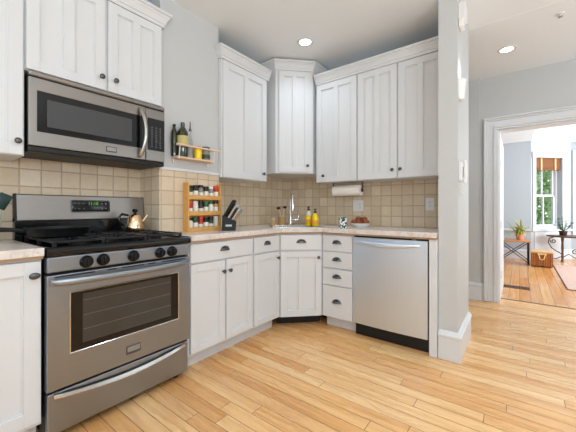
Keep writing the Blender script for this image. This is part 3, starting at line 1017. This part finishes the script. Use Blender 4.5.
# ---------------------------------------------------------------- spice rack with jars
RX = -2.068
rk = thing('spice_rack', 'honey-coloured three-tier wooden spice rack on the counter by the range', 'rack', (RX + .068, 1.368, CT1), LEFT)
rwid, rh, rdp = .322, .382, .066
MB().box(0, .012, 0, rdp, 0, rh, .002).done('side_panel', RACKW, rk)
MB().box(rwid - .012, rwid, 0, rdp, 0, rh, .002).done('side_panel', RACKW, rk)
MB().box(.012, rwid - .012, rdp - .006, rdp, 0, rh - .015).done('back_panel', RACKW, rk)
shelves = (.012, .137, .262)
for z in shelves:
    MB().box(.012, rwid - .012, .002, rdp - .006, z - .010, z, .001).done('shelf', RACKW, rk)
    MB().box(.010, rwid - .010, -.004, .004, z - .012, z + .022, .002).done('front_rail', RACKW, rk)
JARC = {
    'red': M('red_spice', (176, 44, 30), .4), 'green': M('dark_green_spice', (52, 74, 44), .4), 'dark': M('dark_spice', (48, 40, 36), .35),
    'white': M('pale_label', (226, 222, 210), .5), 'grey': M('grey_spice', (140, 136, 126), .4), 'tan': M('tan_spice', (190, 150, 96), .45),
    'black': M('black_lid', (24, 24, 26), .35), 'greenlid': M('green_lid', (30, 110, 60), .4), 'redlid': M('red_lid', (214, 58, 40), .4),
    'whitelid': M('white_lid', (232, 230, 226), .4), 'yellow': M('yellow_label', (232, 200, 40), .45)}
NAMES = {'black': 'black', 'greenlid': 'green', 'redlid': 'red', 'whitelid': 'white', 'red': 'red', 'green': 'dark green', 'dark': 'dark brown', 'white': 'white-labelled', 'grey': 'grey', 'tan': 'tan'}
ORD = ['first', 'second', 'third', 'fourth', 'fifth', 'sixth']
jarsets = [('top', [('green', 'black'), ('dark', 'black'), ('grey', 'black'), ('dark', 'black'), ('grey', 'whitelid'), ('red', 'redlid')], .262),
           ('middle', [('red', 'redlid'), ('white', 'whitelid'), ('dark', 'black'), ('green', 'greenlid'), ('white', 'greenlid'), ('tan', 'black')], .137),
           ('bottom', [('white', 'black'), ('green', 'greenlid'), ('red', 'redlid'), ('dark', 'black'), ('green', 'black'), ('white', 'whitelid')], .012)]


def body_of(r, h):
    return MB().lathe([(0, 0), (r * .94, 0), (r, .004), (r, h * .72), (r * .8, h * .80), (r * .8, h * .86), (0, h * .86)], 14)


for lev, js, sz in jarsets:
    for i, (cb, cl) in enumerate(js):
        yy = 1.368 + .037 + i * .0498
        h = .094 + .010 * ((i * 7 + len(lev)) % 3) / 2
        j = thing('spice_jar', f'{NAMES[cb]} jar with {NAMES[cl]} lid, {ORD[i]} from left on spice rack {lev} tier', 'jar', (RX + .037, yy, CT1 + sz + .0005), 0, f'spice jars on the {lev} tier')
        r = .0215
        body_of(r, h).done('glass', JARC[cb], j, True)
        MB().lathe([(r * .86, h * .80), (r * .93, h * .80), (r * .93, h), (r * .85, h * 1.01), (0, h * 1.01)], 14).done('lid', JARC[cl], j, True)
        if cb != 'white':
            MB().lathe([(r, .022), (r * 1.02, .022), (r * 1.02, .045 + .012 * (i % 2)), (r, .045 + .012 * (i % 2))], 14, None, False).done('paper_label', JARC['white'], j, True)

# ---------------------------------------------------------------- knife block
kb = thing('knife_block', 'black knife block full of steel-handled knives on the counter', 'knife block', (-1.905, 1.685, CT1), math.radians(50))
b = MB()
prof = [(-.055, 0), (.055, 0), (.062, .075), (-.050, .125)]
b.prism(prof, -.05, .05, .004, None, Matrix(((1, 0, 0, 0), (0, 0, -1, 0), (0, 1, 0, 0), (0, 0, 0, 1))))
b.done('block', BLACKM, kb)
MB().box(-.025, .025, -.0508, -.049, .035, .050).done('badge', KEYW, kb)
axis = Vector((.52, 0, .86)).normalized()
for r_ in range(3):
    for c_ in range(3):
        x = -.040 + .034 * r_ + .010 * c_; y = -.03 + .03 * c_
        base = Vector((x, y, .118 - (x + .05) * .45 - .004))
        L = .160 - .020 * r_ + .008 * (c_ % 2)
        mt = BLACKM if r_ == 0 and c_ < 2 else NICKEL
        kn = thing('kitchen_knife', 'x', 'knife', kb.location + Matrix.Rotation(math.radians(50), 3, 'Z') @ base, math.radians(50), 'knives in the block')
        kn['label'] = ('black' if mt is BLACKM else 'steel') + '-handled knife in the knife block, ' + ['back', 'middle', 'front'][r_] + ' row, ' + ['near', 'middle', 'far'][c_] + ' slot'
        MB().tube([axis * 0, axis * L * .5, axis * L * .95, axis * L], [.0095, .011, .0125, .008], 8).done('handle', mt, kn, True)
        MB().tube([axis * (-.006), axis * .004], [.010, .010], 8).done('bolster', CHROME, kn, True)

# ---------------------------------------------------------------- oil shelf on the chase wall
sh = thing('wall_shelf', 'small pale wooden wall shelf with rail above the spice rack', 'shelf', (-2.08, 1.272, 1.478), LEFT)
MB().box(.0, .345, -.088, -.012, 0, .016, .004).done('board', PALEW, sh)
MB().tube([(-.012, -.098, .098), (.395, -.098, .098)], .0075, 10).done('rail', PALEW, sh, True)
for x in (.015, .330):
    MB().tube([(x, -.002, .098), (x, -.098, .098), (x, -.086, .010), (x, -.086, -.004)], .004, 8).done('bracket', PLATEW, sh, True)
    MB().box(x - .006, x + .006, -.014, -.0005, -.03, .115, .002).done('hanger', PLATEW, sh)
ZS = 1.4945
o_ = thing('oil_bottle', 'dark green oil bottle with cream label in front on the wall shelf', 'bottle', (-2.022, 1.335, ZS))
MB().lathe([(0, 0), (.038, 0), (.040, .006), (.040, .172), (.036, .192), (.022, .216), (.0145, .224), (.0145, .238), (0, .238)], 20).done('glass', GLASSO, o_, True)
MB().lathe([(.040, .075), (.0408, .075), (.0408, .155), (.040, .155)], 20, None, False).done('paper_label', LABELC, o_, True)
MB().lathe([(.0, .237), (.0155, .237), (.0155, .256), (.012, .259), (0, .259)], 14).done('cap', PEWTER, o_, True)
o_ = thing('oil_bottle', 'slim dark glass bottle behind the labelled oil bottle on the wall shelf', 'bottle', (-2.052, 1.283, ZS))
MB().lathe([(0, 0), (.022, 0), (.023, .006), (.023, .165), (.020, .185), (.010, .21), (.009, .225), (0, .225)], 16).done('glass', GLASSO, o_, True)
MB().lathe([(.0, .224), (.011, .224), (.011, .238), (0, .238)], 14).done('cap', BLACK, o_, True)
o_ = thing('oil_cruet', 'clear glass cruet with tall metal pour spout on the wall shelf', 'bottle', (-2.040, 1.413, ZS))
MB().lathe([(0, 0), (.020, 0), (.021, .006), (.020, .12), (.010, .17), (.008, .21), (0, .21)], 16).done('glass', GLASSC, o_, True)
MB().lathe([(.0, .209), (.010, .209), (.012, .222), (.006, .232), (.004, .262), (.003, .285), (0, .285)], 12).done('pour_spout', PEWTER, o_, True)
o_ = thing('spice_tin', 'yellow tin with red lid on the wall shelf', 'tin', (-2.030, 1.478, ZS))
MB().lathe([(0, 0), (.029, 0), (.030, .003), (.030, .082), (0, .082)], 18).done('can', YELLOW, o_, True)
MB().lathe([(.0, .082), (.0305, .082), (.0305, .096), (.028, .099), (0, .099)], 18).done('lid', JARC['redlid'], o_, True)
o_ = thing('glass_jar', 'round glass jar of green leaves with dark lid on the wall shelf', 'jar', (-2.034, 1.556, ZS))
MB().lathe([(0, 0), (.032, 0), (.034, .005), (.034, .075), (.029, .088), (.029, .092), (0, .092)], 18).done('glass', JARC['grey'], o_, True)
MB().lathe([(.034, .012), (.0346, .012), (.0346, .045), (.034, .045)], 18, None, False).done('paper_label', JARC['green'], o_, True)
MB().lathe([(.0, .090), (.033, .090), (.033, .106), (.030, .109), (0, .109)], 18).done('lid', PEWTER, o_, True)

# ---------------------------------------------------------------- things round the sink
bh = thing('brush_holder', 'tan tumbler for dish brushes beside the faucet', 'holder', (-2.035, 2.555, CT1))
MB().lathe([(0, 0), (.036, 0), (.038, .004), (.040, .085), (.041, .090), (.037, .090), (.034, .008), (0, .006)], 20).done('tumbler', M('amber_ceramic', (196, 158, 108), .35, var=.15), bh, True)
for i, (dx, dy, hh, lab) in enumerate(((.012, .010, .185, 'dish brush with dark bristles leaning right in the tan tumbler'), (-.014, -.012, .175, 'dish brush with dark bristles leaning left in the tan tumbler'))):
    br = thing('dish_brush', lab, 'brush', (-2.035 + dx * .3, 2.555 + dy * .3, CT1 + .009), 0, 'dish brushes in the tumbler')
    MB().tube([(0, 0, 0), (dx * .8, dy * .8, hh * .75), (dx * 1.6, dy * 1.6, hh)], .005, 8).done('handle', PALEW, br, True)
    MB().ball((dx * 1.7, dy * 1.7, hh), .022, 1, 1, .7).done('bristles', DARKPOT, br, True)
tn = thing('soap_dish_jar', 'short tan jar left of the brush tumbler near the faucet', 'jar', (-2.10, 2.49, CT1))
MB().lathe([(0, 0), (.026, 0), (.028, .004), (.028, .055), (.022, .062), (0, .062)], 18).done('pot', M('tan_glaze', (206, 168, 116), .4, var=.1), tn, True)
MB().lathe([(0, .061), (.024, .061), (.024, .070), (.006, .073), (.006, .082), (0, .083)], 16).done('lid', PALEW, tn, True)


def soap(x, y, h, r, label):
    s_ = thing('soap_bottle', label, 'bottle', (x, y, CT1), .6, 'yellow soap bottles')
    MB().lathe([(0, 0), (r * .95, 0), (r, .004), (r, h * .62), (r * .9, h * .68), (0, h * .68)], 20).done('liquid', YELLOW, s_, True)
    MB().lathe([(r * .88, h * .68), (r * .9, h * .68), (r * .86, h * .80), (r * .5, h * .92), (r * .4, h), (0, h)], 20).done('shoulder', CLEARP if h > .15 else YELLOW, s_, True)
    MB().lathe([(r, h * .20), (r * 1.02, h * .20), (r * 1.02, h * .46), (r, h * .46)], 20, None, False).done('paper_label', ORANGE, s_, True)
    MB().lathe([(0, h), (r * .46, h), (r * .46, h + .016), (r * .2, h + .018), (r * .2, h + .03), (r * .5, h + .032), (r * .45, h + .042), (0, h + .043)], 14).done('pump', BLACK, s_, True)


soap(-1.742, 2.63, .160, .031, 'taller yellow soap bottle with clear shoulder and black pump')
soap(-1.648, 2.61, .136, .034, 'shorter yellow soap bottle with black pump, right of the taller one')

cup = thing('patterned_cup', 'small white cup with teal and black pattern near the counter edge', 'cup', (-1.292, 2.52, CT1))
MB().lathe([(0, 0), (.033, 0), (.036, .004), (.038, .098), (.0375, .100), (.034, .100), (.032, .008), (0, .006)], 22).done('cup_body', CUPM, cup, True)
bw = thing('fruit_bowl', 'white bowl of reddish fruit on the back counter', 'bowl', (-1.222, 2.76, CT1))
MB().lathe([(0, 0), (.050, 0), (.053, .004), (.080, .018), (.098, .037), (.101, .040), (.095, .040), (.075, .022), (.045, .009), (0, .008)], 28).done('bowl_body', CERAM, bw, True)
for (dx, dy, dz, wh) in ((-.062, -.016, .048, 'leftmost'), (.062, -.014, .048, 'rightmost'), (-.001, -.040, .044, 'front middle'), (.0, .046, .046, 'rear middle'), (-.028, .006, .078, 'upper left'), (.032, .004, .076, 'upper right')):
    f_ = thing('fruit', f'{wh} reddish fruit in the white bowl', 'fruit', (-1.222 + dx, 2.76 + dy, CT1 + dz + .0), 0, 'fruit in the bowl')
    b = MB().ball((0, 0, 0), .031, 1, 1, .9, 3)
    for v in b.bm.verts:
        q_ = math.exp(-((v.co.x ** 2 + v.co.y ** 2) / .00008))
        v.co.z -= .006 * q_ * (1 if v.co.z > 0 else -.4)
    b.done('flesh', FRUIT, f_, True)
    MB().tube([(0, 0, .018), (.002, 0, .027)], .0016, 6).done('stem', DARKW, f_)

# paper towels under the wall cabinet
PT = thing('paper_towel_holder', 'dark metal paper towel holder under the wall cabinet', 'holder', (-1.413, 2.86, Z1))
for sx in (-1, 1):
    b = MB().box(sx * .165 - .003, sx * .165 + .003, -.012, .012, -.105, -.001, .001)
    b.lathe([(0, 0), (.017, 0), (.017, .006), (0, .006)], 16, Matrix.Translation((sx * .165 - .003, 0, -.085)) @ Matrix.Rotation(PI / 2, 4, 'Y'))
    b.done('arm', PEWTER, PT)
MB().tube([(-.165, 0, -.085), (.165, 0, -.085)], .006, 8).done('rod', PEWTER, PT)
MB().box(-.168, .168, -.015, .015, -.004, -.0005).done('mount_plate', PEWTER, PT)
rl = thing('paper_towel_roll', 'white paper towel roll hanging under the wall cabinet', 'paper towel', (-1.413, 2.86, Z1 - .085))
MB().lathe([(.019, -.155), (.052, -.155), (.054, -.153), (.054, .153), (.052, .155), (.019, .155)], 28, Matrix.Rotation(PI / 2, 4, 'Y'), False).done('paper', PAPER, rl, True)
MB().lathe([(.010, -.156), (.0195, -.156), (.0195, .156), (.010, .156)], 18, Matrix.Rotation(PI / 2, 4, 'Y'), False).done('core', PLY, rl, True)


def plate(x, y, z, w, h, kinds, label, rz=0):
    p_ = thing('wall_plate', label, 'outlet' if kinds == ['o'] else 'switch', (x, y, z), rz)
    MB().box(-w / 2, w / 2, -.006, 0, -h / 2, h / 2, .002, 2).done('cover', PLATEW, p_)
    nk = len(kinds)
    for i, kd in enumerate(kinds):
        cx = (i - (nk - 1) / 2) * .046
        if kd == 'o':
            oo = MB().box(cx - .017, cx + .017, -.009, -.005, -.034, .034, .002).done('receptacle', PLATEW, p_)
            b_ = MB()
            for dz in (-.017, .017):
                b_.box(cx - .008, cx - .0055, -.0094, -.008, dz - .004, dz + .005).box(cx + .0055, cx + .008, -.0094, -.008, dz - .004, dz + .005).box(cx - .002, cx + .002, -.0094, -.008, dz - .011, dz - .007)
            b_.done('slots', DARKSL, oo)
        else:
            MB().box(cx - .016, cx + .016, -.008, -.005, -.034, .034, .001).done('switch_frame', PLATEW, p_)
            MB().box(cx - .005, cx + .005, -.016, -.006, -.002, .014, .002).done('toggle', PLATEW, p_)


plate(-1.377, 3.0415, 1.136, .116, .115, ['s', 'o'], 'white double wall plate with switch and outlet under the paper towels')
plate(-.663, 3.0415, 1.146, .074, .115, ['o'], 'white single outlet on the tile near the partition')

# ---------------------------------------------------------------- things on the partition's hall side (face x = -.3535)
HX = -.353
ch = thing('chime_box', 'white chime box high on the partition side near the ceiling', 'chime', (HX, 2.545, 2.475), LEFT)
MB().box(-.055, .055, -.042, 0, .0, .115, .004, 2).done('case', PLATEW, ch)
MB().box(-.045, .045, -.030, -.002, -.05, .001, .002).done('speaker_slot', CERAM, ch)
sc_ = thing('wall_sconce', 'white curved wall sconce midway up the partition side', 'lamp', (HX, 2.545, 1.90), LEFT)
b = MB(); bm = b.bm; g = []
for j in range(9):
    t = j / 8; rr = .040 + .022 * t ** .7; z = .14 * t
    g.append([bm.verts.new((rr * math.cos(PI * i / 16), -rr * .68 * math.sin(PI * i / 16), z)) for i in range(17)])
for j in range(8):
    for i in range(16):
        bm.faces.new((g[j][i], g[j][i + 1], g[j + 1][i + 1], g[j + 1][i]))
bm.faces.new(g[0])
so = b.done('shade', CERAM, sc_, True)
md_ = so.modifiers.new('thick', 'SOLIDIFY'); md_.thickness = .004
MB().box(-.03, .03, -.008, 0, .02, .10, .003).done('back_plate', PLATEW, sc_)
MB().lathe([(0, .03), (.008, .03), (.008, .06), (.014, .085), (.014, .10), (.008, .115), (0, .117)], 14, Matrix.Translation((0, -.022, 0))).done('bulb', LAMPE, sc_, True)
l = bpy.data.lights.new('sconce_light', 'POINT'); l.energy = .35; l.shadow_soft_size = .02; l.color = (1, .97, .92)
o = bpy.data.objects.new('sconce_light', l); COL.objects.link(o); o.location = (HX + .045, 2.545, 2.12)
ic = thing('intercom', 'white intercom handset with cord on the partition side', 'intercom', (HX, 2.545, 1.283), LEFT)
MB().box(-.050, .050, -.020, 0, .02, .165, .005, 2).done('case', PLATEW, ic)
MB().tube([(-.022, -.034, .170), (-.022, -.042, .14), (-.022, -.042, .06), (-.022, -.034, .012)], [.014, .011, .011, .015], 10).done('handset', PLATEW, ic, True)
MB().box(.018, .034, -.0215, -.019, .05, .13).done('button_strip', DARKSL, ic)
MB().tube([(-.022, -.03, .012)] + [(-.015 + .008 * math.cos(i * 1.3), -.02 + .007 * math.sin(i * 1.3), .008 - .004 * i) for i in range(24)] + [(.01, -.012, -.08), (.025, -.012, .02)], .0026, 6).done('cord', PLATEW, ic, True)

# ---------------------------------------------------------------- recessed lamps and sprinkler


def can(x, y, z, label, watts=CAN_WATTS):
    c_ = thing('recessed_light', label, 'lamp', (x, y, z), 0, 'recessed ceiling lights')
    MB().lathe([(.052, 0), (.078, 0), (.080, -.004), (.074, -.008), (.056, -.006), (.052, 0)], 32, None, False).done('trim_ring', TRIMW, c_, True)
    MB().lathe([(0, -.002), (.053, -.002), (.053, -.0035), (0, -.0045)], 32).done('lens', LAMPE, c_, True)
    l_ = bpy.data.lights.new('recessed_light_beam', 'SPOT'); l_.energy = watts; l_.spot_size = math.radians(140); l_.spot_blend = 1.0; l_.shadow_soft_size = .05; l_.color = CAN_COL
    o2 = bpy.data.objects.new('recessed_light_beam', l_); COL.objects.link(o2); o2.location = (x, y, z - .015)


can(-1.60, 2.36, ZC, 'lit recessed ceiling light in the kitchen before the corner cabinet', 18)
can(-.10, 3.67, ZC - .002, 'lit recessed ceiling light in the hall outside the doorway', 17)
can(-.30, .75, ZC, 'added unseen ceiling light above the open kitchen floor', 40)  # unseen lamp added to light cabinet fronts and floor from above
can(-.55, -.9, ZC, 'added unseen ceiling light at the rear of the kitchen', 30)  # added behind the view to brighten the kitchen
can(1.0, .2, ZC, 'added unseen ceiling light right of the camera')  # lamp added out of view for fill from the right
can(1.0, 1.9, ZC, 'added unseen ceiling light on the right side of the kitchen', 80)  # extra lamp out of view, added to light the cabinets from the right
s_ = thing('sprinkler_head', 'tiny ceiling sprinkler head at the upper right', 'sprinkler', (.26, 3.26, ZC - .002))
MB().lathe([(0, 0), (.028, 0), (.026, -.006), (.010, -.008), (.008, -.022), (0, -.024)], 18).done('escutcheon', PLATEW, s_, True)
MB().lathe([(0, -.023), (.016, -.023), (.016, -.026), (0, -.026)], 14).done('deflector', NICKEL, s_)

# ---------------------------------------------------------------- far room furniture
t = thing('console_table', 'low wooden table with crossed iron legs in the far room', 'table', (0, 0, 0))
tx0, tx1, ty0, ty1, tz = -.92, .18, 7.66, 8.22, .46
MB().box(tx0, tx1, ty0, ty1, tz - .03, tz, .004).done('tabletop', TABLEW, t)
for x in (tx0 + .04, tx1 - .04):
    for y in (ty0 + .04, ty1 - .04):
        MB().box(x - .016, x + .016, y - .016, y + .016, 0, tz - .03, .002).done('leg', WROUGHT, t)
for y in (ty0 + .035, ty1 - .035):
    MB().tube([(tx1 - .05, y, .03), (tx1 - .52, y + .0, tz - .04)], .009, 6).done('cross_brace', WROUGHT, t)
    MB().tube([(tx1 - .52, y + .012, .03), (tx1 - .05, y + .012, tz - .04)], .009, 6).done('cross_brace', WROUGHT, t)
    MB().tube([(tx0 + .05, y, .03), (tx1 - .56, y + .0, tz - .04)], .009, 6).done('cross_brace', WROUGHT, t)
    MB().tube([(tx1 - .56, y + .012, .03), (tx0 + .05, y + .012, tz - .04)], .009, 6).done('cross_brace', WROUGHT, t)


def leaf(mb, base, az, length, lift, droop, w):
    pts = []
    d = Vector((math.cos(az), math.sin(az), 0)); s_ = Vector((-d.y, d.x, 0))
    n_ = 7; prev = None
    for i in range(n_ + 1):
        q_ = i / n_
        c_ = Vector(base) + d * (length * q_) + Vector((0, 0, lift * q_ - droop * q_ * q_))
        ww = w * math.sin(PI * min(1, .12 + q_ * .88)) + .001
        a_ = mb.bm.verts.new(c_ + s_ * ww); b_ = mb.bm.verts.new(c_ - s_ * ww)
        if prev: mb.bm.faces.new((prev[0], prev[1], b_, a_))
        prev = (a_, b_)


rnd = random.Random(5)
pl = thing('potted_plant', 'yellow-green arching plant in terracotta pot on the low table', 'plant', (.005, 7.93, tz))
MB().lathe([(0, 0), (.055, 0), (.058, .004), (.076, .095), (.085, .098), (.085, .122), (.077, .122), (.072, .105), (0, .102)], 24).done('pot', TERRA, pl, True)
MB().lathe([(0, .110), (.073, .108), (.073, .104), (0, .104)], 20).done('soil', SOIL, pl)
b = MB()
for i in range(60):
    leaf(b, (rnd.uniform(-.03, .03), rnd.uniform(-.03, .03), .108), rnd.uniform(0, 2 * PI), rnd.uniform(.12, .34), rnd.uniform(.22, .46), rnd.uniform(.08, .36), rnd.uniform(.010, .016))
b.done('foliage', LEAFY, pl, True)

ck = thing('wicker_trunk', 'brown wicker trunk with pale straps on the far room floor', 'trunk', (.175, 7.44, 0))
MB().box(0, .315, 0, .38, .02, .265, .006).done('body', TRUNKW, ck)
MB().box(-.010, .325, -.012, .392, .265, .295, .006).done('lid', TRUNKT, ck)
for x in (.0, .095, .19, .285):
    MB().box(x - .004, x + .034, -.007, .001, .02, .264, .002).done('slat', TRUNKW, ck)
for x in (.02, .265):
    for y in (.02, .34):
        MB().box(x, x + .03, y, y + .03, 0, .021).done('foot', DARKW, ck)
MB().tube([(.107, -.012, .255), (.127, -.016, .16), (.157, -.018, .14), (.187, -.016, .16), (.207, -.012, .255)], .009, 8).done('handle_strap', STRAPM, ck, True)
MB().box(.087, .227, -.012, -.004, .235, .262, .003).done('clasp', STRAPM, ck)

st = thing('scroll_table', 'dark wooden side table with wrought-iron scrolls by the bay window', 'table', (.90, 8.46, 0))
b = MB().lathe([(0, .52), (.44, .52), (.455, .528), (.455, .545), (.445, .552), (0, .552)], 40)
for v in b.bm.verts: v.co.y *= .62
b.done('tabletop', DARKW, st, True)
for x in (-.195, .195):
    MB().lathe([(0, 0), (.030, 0), (.026, .02), (.018, .05), (.022, .10), (.018, .20), (.024, .30), (.018, .40), (.026, .48), (.03, .52), (0, .52)], 14, Matrix.Translation((x, -.02, 0))).done('leg', DARKW, st, True)


def spiral(cx, cz, r0, turns, a0, y, sgn=1):
    return [(cx + sgn * (r0 * (1 - .8 * i / 24)) * math.cos(a0 + turns * 2 * PI * i / 24), y, cz + (r0 * (1 - .8 * i / 24)) * math.sin(a0 + turns * 2 * PI * i / 24)) for i in range(25)]


for sg in (-1, 1):
    p1 = [(sg * .33, -.02, .515), (sg * .40, -.02, .48), (sg * .42, -.02, .40), (sg * .37, -.02, .29), (sg * .30, -.02, .23), (sg * .21, -.02, .17)]
    MB().tube(p1, .009, 8).done('scroll', WROUGHT, st, True)
    MB().tube(spiral(sg * .34, .43, .05, 1.3, PI * .9, -.02, -sg), .008, 8).done('scroll', WROUGHT, st, True)
    MB().tube([(sg * .20, -.02, .12), (sg * .30, -.02, .06), (sg * .40, -.02, .08), (sg * .45, -.02, .03)], .009, 8).done('scroll', WROUGHT, st, True)
MB().tube([(-.19, -.02, .10), (-.10, -.02, .17), (0, -.02, .10), (.10, -.02, .17), (.19, -.02, .10)], .009, 8).done('scroll', WROUGHT, st, True)
MB().tube(spiral(0.0, .22, .06, 1.3, 0, -.02, 1), .008, 8).done('scroll', WROUGHT, st, True)

zp = thing('potted_plant', 'upright green plant in dark pot on the scroll table', 'plant', (.713, 8.42, .552))
MB().lathe([(0, 0), (.052, 0), (.056, .004), (.070, .088), (.072, .095), (.064, .095), (.060, .080), (0, .078)], 24).done('pot', DARKPOT, zp, True)
MB().lathe([(0, .086), (.062, .085), (.062, .079), (0, .079)], 20).done('soil', SOIL, zp)
b = MB(); bs = MB()
for i in range(7):
    az = i * .9; tip = Vector((math.cos(az) * .09, math.sin(az) * .05, .23 + .06 * (i % 3)))
    if i == 0: tip.x += .05
    bs.tube([(0, 0, .08), tuple(tip * .6 + Vector((0, 0, .03))), tuple(tip + Vector((0, 0, .03)))], .005, 6)
    for j in range(8):
        q_ = .3 + .7 * j / 7
        leaf(b, tip * q_ + Vector((0, 0, .04)), az + (1.2 if j % 2 else -1.2) + rnd.uniform(-.3, .3), rnd.uniform(.07, .11), rnd.uniform(.02, .05), .02, .028)
bs.done('stems', LEAFG, zp, True)
b.done('foliage', LEAFG, zp, True)

rg = thing('area_rug', 'dusty pink area rug with dark edge in the far room', 'rug', (.512, 5.58, 0))
MB().box(.012, 2.2, .012, 2.3, .0005, .010, .003).done('pile', RUGM, rg)
MB().box(0, 2.212, 0, .012, .0005, .009, .002).box(0, .012, .012, 2.3, .0005, .009, .002).done('border', RUGB, rg)
vt = thing('floor_register', 'dark bronze floor vent just beyond the doorway', 'vent', (-.225, 5.24, 0))
b = MB().box(0, .34, 0, .014, .0005, .006).box(0, .34, .156, .17, .0005, .006).box(0, .014, .014, .156, .0005, .006).box(.326, .34, .014, .156, .0005, .006)
b.done('frame', REG, vt)
MB().box(.014, .326, .014, .156, .0003, .002).done('duct_opening', BLACKM, vt)
b = MB()
for i in range(9): b.box(.034 + i * .033, .050 + i * .033, .014, .156, .002, .0055)
b.box(.014, .326, .080, .090, .002, .0055)
b.done('louvres', REG, vt)
